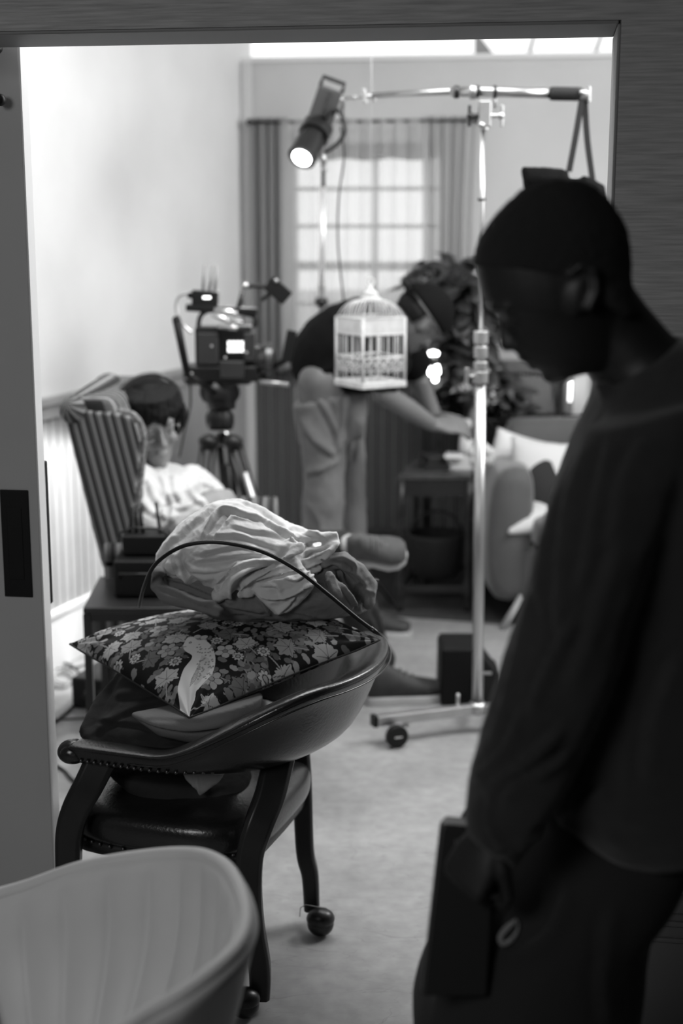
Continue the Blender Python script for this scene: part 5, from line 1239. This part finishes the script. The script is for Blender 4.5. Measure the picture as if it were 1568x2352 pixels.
g = G(); g.tube([B_, B_.lerp(C__, .30)], [.056, .056], 28); g.tube([B_.lerp(C__, .3), B_.lerp(C__, .55)], [.042, .042], 24); g.tube([B_.lerp(C__, .52), C__], [.05, .052], 28); g.build('snoot', M['blackm'], sl, auto=True)
g = G(); g.tube([C__-ax2*.002, C__+ax2*.004], .034, 28); g.build('lens', mat('lit_lens', .9, .3, emis=14), sl, label='glowing white front lens')
for (x, y) in ((700, 306), (722, 310)):
    g = G(); g.ball(P(x, y, 5.19), .010, 8); g.build('knob', M['chrome'], sl, smooth=True)
g = G(); yk = stroke([(785, 262), (792, 300), (775, 330), (745, 350)], 5.2); g.tube(yk, .008, 10); g.tube(stroke([(785, 262), (765, 250), (745, 270)], 5.2), .008, 10); g.build('yoke', M['blackm'], sl, smooth=True)
g = G(); g.tube([P(786, 228, 4.9), P(786, 262, 5.18)], .008, 10); g.tube([P(742, 352, 5.2), P(742, 376, 5.2)], .011, 12); g.build('spigot', M['steel'], sl, smooth=True)
g = G(); g.tube(stroke([(782, 290), (790, 360), (778, 450), (776, 560), (790, 700)], 5.25), .0035, 8); g.build('power_cord', M['cable'], sl, smooth=True)
ls = thing('light_stand', 'thin chrome light stand rising behind the bending man to the spotlight', 'light stand', V((PX(736, 5.75, .5).x, 5.75, 0)))
g = G(); g.tube([PX(742, 5.75, P(742, 352, 5.75).z), PX(742, 5.75, P(742, 432, 5.75).z)], .008, 12); g.build('top_tube', M['blackm'], ls, smooth=True)
g = G(); g.tube([PX(742, 5.75, P(742, 430, 5.75).z), PX(738, 5.75, P(738, 660, 5.75).z)], .0115, 12); g.build('middle_tube', mat('bright_tube', .9, .35, .6), ls, smooth=True)
g = G(); g.tube([PX(738, 5.75, P(738, 655, 5.75).z), PX(736, 5.75, .12)], .014, 12); g.build('lower_tube', M['steel'], ls, smooth=True)
for (x, y) in ((745, 388),):
    g = G(); g.ball(P(x, y, 5.7), .010, 8); g.build('knob', M['chrome'], ls, smooth=True)
g = G(); p = P(738, 690, 5.75); g.tube([p+V((0, 0, -.02)), p+V((0, 0, .01))], .026, 12); g.build('collar', M['blackm'], ls, smooth=True)
for a in (.3, 2.4, 4.5):
    x = PX(736, 5.75, .5).x; g = G(); g.tube([(x, 5.75, .42), (x+.32*math.cos(a), 5.75+.32*math.sin(a), .01)], .009, 8); g.build('leg', M['steel'], ls, smooth=True)
# ================================================================ black box behind the wheeled base
fb0 = FL(1012, 1622); bxm = thing('hard_case', 'black hard case with a silver latch on the floor behind the rolling stand', 'case', V((fb0.x+.1, fb0.y+.15, 0)))
zt_ = P(1012, 1492, fb0.y).z
g = G(); rs = []
W1 = P(1100, 1620, fb0.y).x-fb0.x
for (y, z) in ((0, 0), (0, zt_), (.06, zt_+.012), (.16, zt_+.01), (.22, zt_-.02), (.24, 0)): rs.append(V((fb0.x, fb0.y+y, z)))
g.prism(rs, (W1, 0, 0)); g.build('case_body', mat('black_case_shell', .005, .7, spec=.2), bxm, bevel=.01)
g = G(); g.prism([V((fb0.x+W1-.005, fb0.y+.02, 0)), V((fb0.x+W1-.005, fb0.y+.02, zt_*.98)), V((fb0.x+W1+.06, fb0.y+.03, zt_*.55)), V((fb0.x+W1+.075, fb0.y+.04, zt_*.5)), V((fb0.x+W1+.075, fb0.y+.04, 0))], (0, .16, 0)); g.build('side_flap', M['black'], bxm, bevel=.008)
g = G(); p = P(1112, 1546, fb0.y-.01); g.box(p, (.05, .012, .008)); g.build('latch', M['chrome'], bxm, bevel=.002)
# ================================================================ end table with turned legs
YE = 5.74
tzE = P(915, 1092, YE).z
etl = [PX(913, YE, tzE), PX(1084, YE, tzE), PX(1086, YE+.42, tzE), PX(952, YE+.42, tzE)]
M['oldwood'] = mat('worn_brown_wood', .05, .35, noise_amt=.35, nscale=10, stretch=(6, 1, 1))
et = thing('end_table', 'dark wooden end table with turned legs beside the sofa, carrying the white box', 'table', V((etl[0].x+.15, YE+.2, 0)))
g = G(); g.prism([p+V((0, 0, -.02)) for p in etl], (0, 0, .02)); g.build('tabletop', M['oldwood'], et, bevel=.004)
ins = [p.lerp((etl[0]+etl[2])/2, .07) for p in etl]
g = G()
for i in range(4):
    a, b = ins[i], ins[(i+1) % 4]; g.bar(a+V((0, 0, -.055)), b+V((0, 0, -.055)), .016, .07)
g.build('apron', M['wood'], et)
g = G()
for i in (0, 1, 2, 3):
    a, b = ins[i], ins[(i+1) % 4]; g.bar(V((a.x, a.y, .10)), V((b.x, b.y, .10)), .018, .03)
g.build('stretcher', M['wood'], et, bevel=.003)
for p in ins:
    hh = tzE-.02; g = G(); g.lathe([(0, 0), (.016, 0), (.018, .03), (.013, .04), (.019, .06), (.019, .13), (.012, .145), (.017, .16), (.011, .19), (.016, hh*.5), (.011, hh*.62), (.018, hh*.68), (.012, hh*.71), (.02, hh*.74), (.02, hh), (0, hh)], (p.x, p.y, 0), 16); g.build('leg', M['wood'], et, smooth=True)
# dark basket/box stored under the table
g = G(); a = P(965, 1225, YE+.15); 
hb_ = thing('storage_basket', 'dark basket tucked under the end table on its lower rails', 'basket', V((a.x+.1, a.y+.05, .115)))
c = V(((ins[0].x+ins[1].x)/2+.02, YE+.2, .115)); g = G(); g.lathe([(0, 0), (.09, 0), (.105, .02), (.12, .17), (.122, .185), (.112, .185), (.10, .03), (0, .02)], c, 26); g.build('basket_body', mat('dark_wicker', .014, .8, bump=.5, bscale=80), hb_, smooth=True)
g = G(); g.tube([c+V((.11*math.cos(t), 0, .18+.10*math.sin(t))) for t in [math.pi*i/14 for i in range(15)]], .006, 8); g.build('handle', M['wood'], hb_, smooth=True)
# objects on it
g = G(); a = PX(1004, YE+.12, tzE); g.box(a+V((0, .08, .012)), (.11, .14, .024)); g.box(a+V((-.01, .08, .04)), (.09, .12, .030), Matrix.Rotation(.3, 3, 'Z'))
tag(g.build('book_stack', mat('dark_book_cover', .015, .5), bevel=.003), 'two dark closed books on the left half of the end table', 'books')
bo = thing('white_box', 'open white cardboard box on the right half of the end table', 'box', PX(1058, YE+.16, tzE))
a = PX(1058, YE+.14, tzE); g = G(); w_, d_, h_ = .105, .12, .055
for (cx, cy, sx, sy) in ((0, -d_/2, w_, .004), (0, d_/2, w_, .004), (-w_/2, 0, .004, d_), (w_/2, 0, .004, d_)): g.box(a+V((cx, cy+.06, h_/2)), (sx, sy, h_))
g.box(a+V((0, .06, .003)), (w_, d_, .006)); g.build('box_walls', mat('white_card', .62, .8), bo)
g = G(); g.box(a+V((-.03, -.015, h_+.003)), (.08, .04, .003), Matrix.Rotation(.25, 3, 'X')); g.build('flap', mat('white_card_flap', .62, .8), bo)
g = G(); b2 = PX(1070, YE+.2, tzE+.058); g.lathe([(0, 0), (.026, 0), (.030, .02), (.030, .05), (.024, .085), (.020, .11), (.022, .125), (.017, .145), (0, .150)], b2, 20)
tag(g.build('white_figurine', mat('white_ceramic', .7, .35), smooth=True), 'white ceramic bottle shape the bending man is handling over the box', 'ornament')
g = G(); b3 = PX(1112, YE+.1, .55); g.ball(b3+V((0, .05, .045)), (.035, .05, .05), 12); g.ball(b3+V((.022, .06, .04)), (.02, .04, .045), 12)
# ================================================================ sofa
M['sofa'] = mat('grey_velvet_sofa', .065, .7, sheen=.5, noise_amt=.08)
sx0 = PX(1112, 5.75, .5).x
so = thing('sofa', 'dark grey velvet sofa with rounded arm, right of the end table', 'sofa', V((sx0+.8, 6.0, 0)))
def sball(c, r, e=.45, R=None, nm='cushion', m=None, par=None, sub=1):
    g = G(); g.ball(c, r, 16, R, e); return g.build(nm, m or M['sofa'], par if par is not None else so, smooth=True, sub=sub)
az = P(1140, 1072, 5.55).z
g = G(); prof = []
rs = []
for k in range(9):
    y = 5.50+.60*k/8; ring = []
    for i in range(20):
        a = 2*math.pi*i/20; ca, sa = math.cos(a), math.sin(a); xx = math.copysign(abs(ca)**.6, ca)*(.085+.02*math.sin(k/8*3.1)); zz = (az-.10)/2+.10+math.copysign(abs(sa)**.6, sa)*(az-.10)/2*(1+.0*k)
        ring.append(V((sx0+.085+xx+.02*max(0, sa), y+(.02*abs(ca) if k == 0 else 0), zz)))
    rs.append(ring)
g.rings(rs); g.build('armrest', M['sofa'], so, smooth=True, sub=1)
bzt = P(1200, 950, 6.1).z
g = G(); rs = []
for k in range(24):
    t = k/23; x = sx0+.10+t*1.5; y = 6.05-.06*t; ring = []
    for i in range(18):
        a = 2*math.pi*i/18; ca, sa = math.cos(a), math.sin(a); ring.append(V((x, y+math.copysign(abs(ca)**.6, ca)*.075+.02*sa, (bzt+.2)/2+math.copysign(abs(sa)**.6, sa)*(bzt-.2)/2*(.96+.04*math.sin(t*3.14)))))
    rs.append(ring)
g.rings(rs); g.build('backrest', M['sofa'], so, smooth=True, sub=1)
sball(V((sx0+.86, 5.74, .22)), (.74, .29, .14), .3, nm='base')
sball(V((sx0+.50, 5.68, .40)), (.34, .29, .07), .4, nm='seat_cushion'); sball(V((sx0+1.19, 5.68, .40)), (.34, .29, .07), .4, nm='seat_cushion')
g = G(); g.ball(V((sx0+1.62, 5.78, .35)), (.09, .32, .25), 14, None, .5); g.build('armrest', M['sofa'], so, smooth=True)
for x, y, tx in ((sx0+.10, 5.52, -.045), (sx0+1.6, 5.52, .05), (sx0+.12, 6.1, -.03), (sx0+1.6, 6.1, .05)):
    g = G(); g.tube([(x-tx, y, .13), (x+tx, y-.02, .0)], [.022, .013], 12); g.build('leg', mat('pale_wood_leg', .35, .5), so, smooth=True)
# cushions on the sofa
M['cw'] = mat('white_cushion_linen', .72, .85, bump=.05, bscale=200)
def pillow(name, c, n, up, w, h, t, m, lab, cat='cushion'):
    n = V(n).normalized(); x = V(up).cross(n).normalized(); y = n.cross(x); g = G(); N2 = 25; f = []
    for s_ in (1, -1):
        vs = []
        for j in range(N2):
            for i in range(N2):
                a = 2*i/(N2-1)-1; b = 2*j/(N2-1)-1; p = (max(0, 1-a*a)*max(0, 1-b*b))**.5
                vs.append(V(c)+x*a*w/2*(1-.07*(1-b*b))+y*b*h/2*(1-.07*(1-a*a))+n*s_*t/2*p)
        f.append(vs)
    fs = [(j*N2+i, j*N2+i+1, (j+1)*N2+i+1, (j+1)*N2+i) for j in range(N2-1) for i in range(N2-1)]
    g.add(f[0], fs); g.add(f[1], [q[::-1] for q in fs]); me = g.mesh(name); bm = bmesh.new(); bm.from_mesh(me); bmesh.ops.remove_doubles(bm, verts=bm.verts, dist=.0004); bmesh.ops.recalc_face_normals(bm, faces=bm.faces); bm.to_mesh(me); bm.free()
    o = link(name, me, m, None, True); return tag(o, lab, cat) if lab else o
pillow('sofa_cushion', P(1188, 1068, 5.86), (-.25, -.9, .3), (.25, 0, 1), .26, .26, .12, M['cw'], 'plain white cushion leaning in the left corner of the sofa')
m, nt, N, L, b = newmat('patched_cushion'); tc = N.new('ShaderNodeTexCoord'); vo = N.new('ShaderNodeTexVoronoi'); vo.inputs['Scale'].default_value = 9; L.new(tc.outputs['Object'], vo.inputs['Vector'])
rr = N.new('ShaderNodeValToRGB'); rr.color_ramp.interpolation = 'CONSTANT'; rr.color_ramp.elements[0].color = (.02, .02, .02, 1); rr.color_ramp.elements[1].position = .2; rr.color_ramp.elements[1].color = (.6, .6, .6, 1); sp_ = N.new('ShaderNodeSeparateColor'); L.new(vo.outputs['Color'], sp_.inputs[0]); L.new(sp_.outputs[0], rr.inputs[0]); L.new(rr.outputs[0], b.inputs['Base Color']); b.inputs['Roughness'].default_value = .85
pillow('sofa_cushion', P(1268, 1105, 5.70), (-.15, -.9, .35), (.06, 0, 1), .37, .34, .14, m, 'large white cushion with dark patches in front of the plain one on the sofa')
pillow('sofa_cushion', P(1215, 1186, 5.60), (-.1, -.35, .9), (0, 1, 0), .20, .22, .09, mat('pale_small_cushion', .55, .85), 'small pale cushion lying flat on the sofa seat')
g = G(); g.limb([P(1088, 1040, 5.7), P(1110, 1030, 5.7), P(1128, 1040, 5.7), P(1122, 1062, 5.7)], [.022, .026, .022, .016]); g.limb([P(1092, 1060, 5.7), P(1108, 1058, 5.7)], [.028, .02])
o = g.organic('white_cloth', mat('white_cloth_wad', .6, .9), vox=.005, it=3, nz=.004, nsc=25); tag(o, 'small wad of white cloth between the end table and the sofa arm', 'cloth')
# ================================================================ plant
M['leaf'] = mat('dark_leaf', .026, .35, noise_amt=.4, nscale=9, spec=.6)
plx = PX(1045, 6.15, .5).x; PZ0 = P(1090, 925, 6.0).z-.102
pt = thing('potted_plant', 'dark leafy potted plant on the console in front of the window', 'plant', V((plx, 6.28, PZ0)))
g = G(); g.lathe([(0, 0), (.042, 0), (.046, .01), (.056, .09), (.062, .10), (.062, .115), (.055, .115), (.05, .10), (0, .095)], (plx, 6.29, PZ0), 26); g.build('pot', mat('dark_glazed_pot', .03, .3), pt, smooth=True)
r4 = random.Random(21); gs = G(); gl = G()
targets = [(950, 630), (975, 625), (1000, 610), (1020, 585), (1015, 640), (1050, 620), (1075, 600), (1090, 640), (1040, 660), (1060, 690), (1030, 700), (1080, 720), (1010, 740), (1055, 760), (1100, 700), (1020, 800), (1070, 800), (1040, 850), (1000, 860), (985, 900), (1030, 900), (1060, 740), (1130, 860), (1150, 880), (1170, 905), (1190, 930), (1120, 900), (1140, 930), (1100, 860), (1000, 690), (980, 830), (1085, 770), (1110, 760), (1130, 720), (1150, 700), (1120, 660)]
for (x, y) in targets:
    d = 6.15+r4.uniform(-.22, .16); e = P(x, y, d); s = V((plx+r4.uniform(-.02, .02), 6.29, PZ0+.09)); m_ = s.lerp(e, .55)+V((r4.uniform(-.05, .05), 0, .05))
    q = [V(t) for t in spl([tuple(s), tuple(m_), tuple(e)], 6)]; gs.tube(q, [.005]*len(q), 6)
    for k in range(15):
        c = q[-1-(k % 4)]+V((r4.uniform(-.06, .06), r4.uniform(-.06, .06), r4.uniform(-.06, .05))); a = r4.random()*6.28
        dr = V((math.cos(a), math.sin(a)*.7, r4.uniform(-.7, .35))).normalized(); u = dr.cross(V((r4.uniform(-.4, .4), -.6, 1))).normalized(); n_ = u.cross(dr); L_ = r4.uniform(.06, .135); w_ = L_*.30
        pr = [c]; 
        rows = []
        for (t, ww) in ((0, .08), (.25, .8), (.5, 1), (.75, .7), (1, .04)):
            cc = c+dr*L_*t-V((0, 0, .25*L_*t*t)); rows.append([cc-u*w_*ww, cc+n_*w_*.22*ww*0-n_*.004, cc+u*w_*ww])
        gl.add([p for r in rows for p in r], [(i*3+j, i*3+j+1, i*3+j+4, i*3+j+3) for i in range(4) for j in range(2)])
gs.build('stems', mat('stem_brown', .03, .7), pt, smooth=True); fo_ = gl.build('foliage', M['leaf'], pt, smooth=True)
so_ = fo_.modifiers.new('s', 'SOLIDIFY'); so_.thickness = .0012
# white flowers in a vase
fx = PX(1092, 6.0, .6); vs_ = thing('flower_vase', 'small glass vase of white spiky flowers behind the chrome stand', 'flowers', V((fx.x, 6.0, .60)))
fz = P(1090, 925, 6.0).z
g = G(); g.lathe([(0, 0), (.03, 0), (.034, .01), (.03, .06), (.022, .09), (.026, .10), (.022, .10), (.018, .09), (0, .02)], V((fx.x, 6.0, fz-.10)), 18); g.build('vase', mat('vase_glass', .25, .15), vs_, smooth=True)
for (x, y) in ((1064, 862), (1118, 878), (1085, 900), (1070, 895), (1108, 855), (1120, 905)):
    c = P(x, y, 5.97+r4.uniform(-.03, .03)); g = G()
    for k in range(13):
        a = r4.random()*6.28; b = r4.uniform(-.3, 1.2); d = V((math.cos(a)*math.cos(b), math.sin(a)*math.cos(b), math.sin(b))); g.tube([c, c+d*.018, c+d*.034], [.003, .0065, .002], 6)
    fl = g.build('flower', mat('white_petal', .75, .7), vs_, smooth=True)
    g = G(); g.tube([c, V((fx.x, 6.0, fz-.05))], .0018, 6); g.build('flower_stem', mat('flower_stem', .08, .6), fl, smooth=True)
# narrow shelf behind the sofa
shz = P(1290, 952, 6.2).z
sf = thing('console_table', 'narrow dark console table behind the sofa carrying the plant, lamp and jar', 'console table', V((fx.x+.4, 6.27, 0)))
cx0 = PX(962, 6.25, shz).x
g = G(); g.box((cx0+.60, 6.27, fz-.112), (1.2, .19, .02)); g.build('tabletop', M['oldwood'], sf, bevel=.003)
for x in (cx0+.04, cx0+1.16):
    for y in (6.20, 6.34):
        g = G(); g.box((x, y, (fz-.122)/2), (.03, .03, fz-.122)); g.build('leg', M['wood'], sf)
# crystal lamp: cluster of small lit bulbs
cl0 = P(978, 830, 6.0); lp = thing('crystal_lamp', 'sparkling crystal lamp glowing white at the bending man\'s elbow', 'lamp', V((cl0.x, 6.22, fz-.10)))
g = G(); base_ = V((cl0.x, 6.2, fz-.10)); g.lathe([(0, 0), (.04, 0), (.042, .01), (.012, .03), (.01, .10), (.02, .12), (.008, .14), (.008, .22), (0, .22)], base_, 18); g.build('lamp_base', mat('lamp_glass_base', .4, .1, .3), lp, smooth=True)
for (x, y, r) in ((960, 812, .013), (962, 826, .013), (966, 840, .013), (958, 852, .013), (972, 845, .014), (980, 852, .013), (986, 812, .013), (978, 812, .010), (993, 812, .010), (997, 840, .012), (990, 868, .011), (996, 852, .009), (965, 858, .012), (998, 830, .010)):
    g = G(); g.ball(P(x+9, y+2, 6.0), (r*1.1, r*1.1, r*1.3), 8); g.build('bulb', mat('bulb_glow', .8, .3, emis=12), lp, smooth=True)
g = G(); g.tube([P(982, 765, 6.05), P(980, 800, 6.05)], [.006, .011], 8); g.ball(P(997, 778, 6.05), .011, 8); g.build('crystal_drop', mat('crystal', .55, .1, .2), lp, smooth=True)
g = G(); a, b_ = P(960, 845, 6.05), P(998, 840, 6.05); g.tube([a, (a+b_)/2+V((0, .1, -.03)), b_], .004, 8); g.tube([(a+b_)/2+V((0, .1, -.03)), base_+V((0, 0, .2))], .004, 8); g.build('arm', M['chrome'], lp, smooth=True)
# glass jar and candlestick at right
jx = PX(1330, 6.2, shz); 
jr = thing('glass_jar', 'faceted glass jar catching the light on the console, under the foreground man\'s chin', 'jar', V((jx.x, 6.26, fz-.10)))
hz2 = P(1330, 848, 6.2).z-(fz-.10)
g = G(); g.lathe([(0, 0), (.055, 0), (.06, .01), (.06, hz2*.8), (.05, hz2*.92), (.018, hz2), (0, hz2)], V((jx.x, 6.26, fz-.10)), 6); g.build('jar_body', mat('frosted_glass', .55, .12), jr, bevel=.004)
g = G(); g.lathe([(0, 0), (.066, 0), (.066, .022), (0, .022)], V((jx.x, 6.26, fz-.101)), 6); g.build('jar_base', M['black'], jr)
g = G(); a = P(1310, 875, 6.16); g.tube([a, P(1308, 922, 6.16)], .007, 8); g.build('candle', mat('candle_glow', .8, .3, emis=3), jr, smooth=True)
g = G(); g.bar(P(1288, 872, 6.1), P(1277, 955, 6.1), .02, .014); 
tag(g.build('picture_frame', M['black'], bevel=.002), 'dark leaning frame edge left of the glass jar', 'frame')
g = G(); g.prism([P(1160, 862, 6.33), P(1262, 866, 6.33), P(1276, 950, 6.33), P(1160, 950, 6.33)], (0, .02, 0)); 
tag(g.build('framed_board', mat('grey_board', .14, .7), bevel=.003), 'grey board leaning against the back wall behind the plant\'s lower leaves', 'board')
# ================================================================ camera and light
cam = bpy.data.cameras.new('camera'); co = bpy.data.objects.new('camera', cam); COL.objects.link(co)
cam.sensor_fit = 'VERTICAL'; cam.sensor_height = 36; cam.lens = 36*F/2352
co.location = (0, 0, H); co.rotation_euler = (math.pi/2-TH, 0, 0)
cam.dof.use_dof = True; cam.dof.focus_distance = 2.74; cam.dof.aperture_fstop = 2.2
cam.clip_start = .05; SC.camera = co
def area(name, loc, aim, sx, sy, power, spread=180):
    l = bpy.data.lights.new(name, 'AREA'); l.shape = 'RECTANGLE'; l.size = sx; l.size_y = sy; l.energy = power; l.spread = math.radians(spread)
    o = bpy.data.objects.new(name, l); COL.objects.link(o); o.location = loc
    o.rotation_euler = (V(aim)-V(loc)).to_track_quat('-Z', 'Y').to_euler(); return o
area('room_softbox', (2.0, 4.2, 2.45), (-.6, 5.0, 1.2), 1.3, 1.0, 72)
area('room_overhead', (.0, 3.9, 2.75), (-.1, 3.7, 0), 1.8, 1.2, 48)
area('near_room_light', (-1.5, -.3, 2.3), (-.45, 2.0, .7), .9, .9, 10.5, 120)
l = bpy.data.lights.new('floor_lamp_beam', 'SPOT'); l.energy = 85; l.spot_size = math.radians(75); l.spot_blend = .2; l.shadow_soft_size = .04
o = bpy.data.objects.new('floor_lamp_beam', l); COL.objects.link(o); o.location = (-.30, 5.75, .75); o.rotation_euler = (V((-1.05, 4.9, .1))-V(o.location)).to_track_quat('-Z', 'Y').to_euler()
l = bpy.data.lights.new('spotlight_beam', 'SPOT'); l.energy = 210; l.spot_size = math.radians(34); l.spot_blend = .35; l.shadow_soft_size = .03
o = bpy.data.objects.new('spotlight_beam', l); COL.objects.link(o)
LP = P(693, 362, 5.35); o.location = LP+V((-.02, -.02, -.05)); o.rotation_euler = (V((-.85, 4.75, .55))-LP).to_track_quat('-Z', 'Y').to_euler()
w = bpy.data.worlds.new('world'); SC.world = w; w.use_nodes = True
w.node_tree.nodes['Background'].inputs[0].default_value = (.95, .95, .95, 1); w.node_tree.nodes['Background'].inputs[1].default_value = 1.5
SC.view_settings.view_transform = 'Standard'; SC.view_settings.look = 'None'; SC.view_settings.gamma = 1; SC.view_settings.use_curve_mapping = False
SC.view_settings.exposure = 0
SC.cycles.use_denoising = True
SC.cycles.max_bounces = 8; SC.cycles.transparent_max_bounces = 16
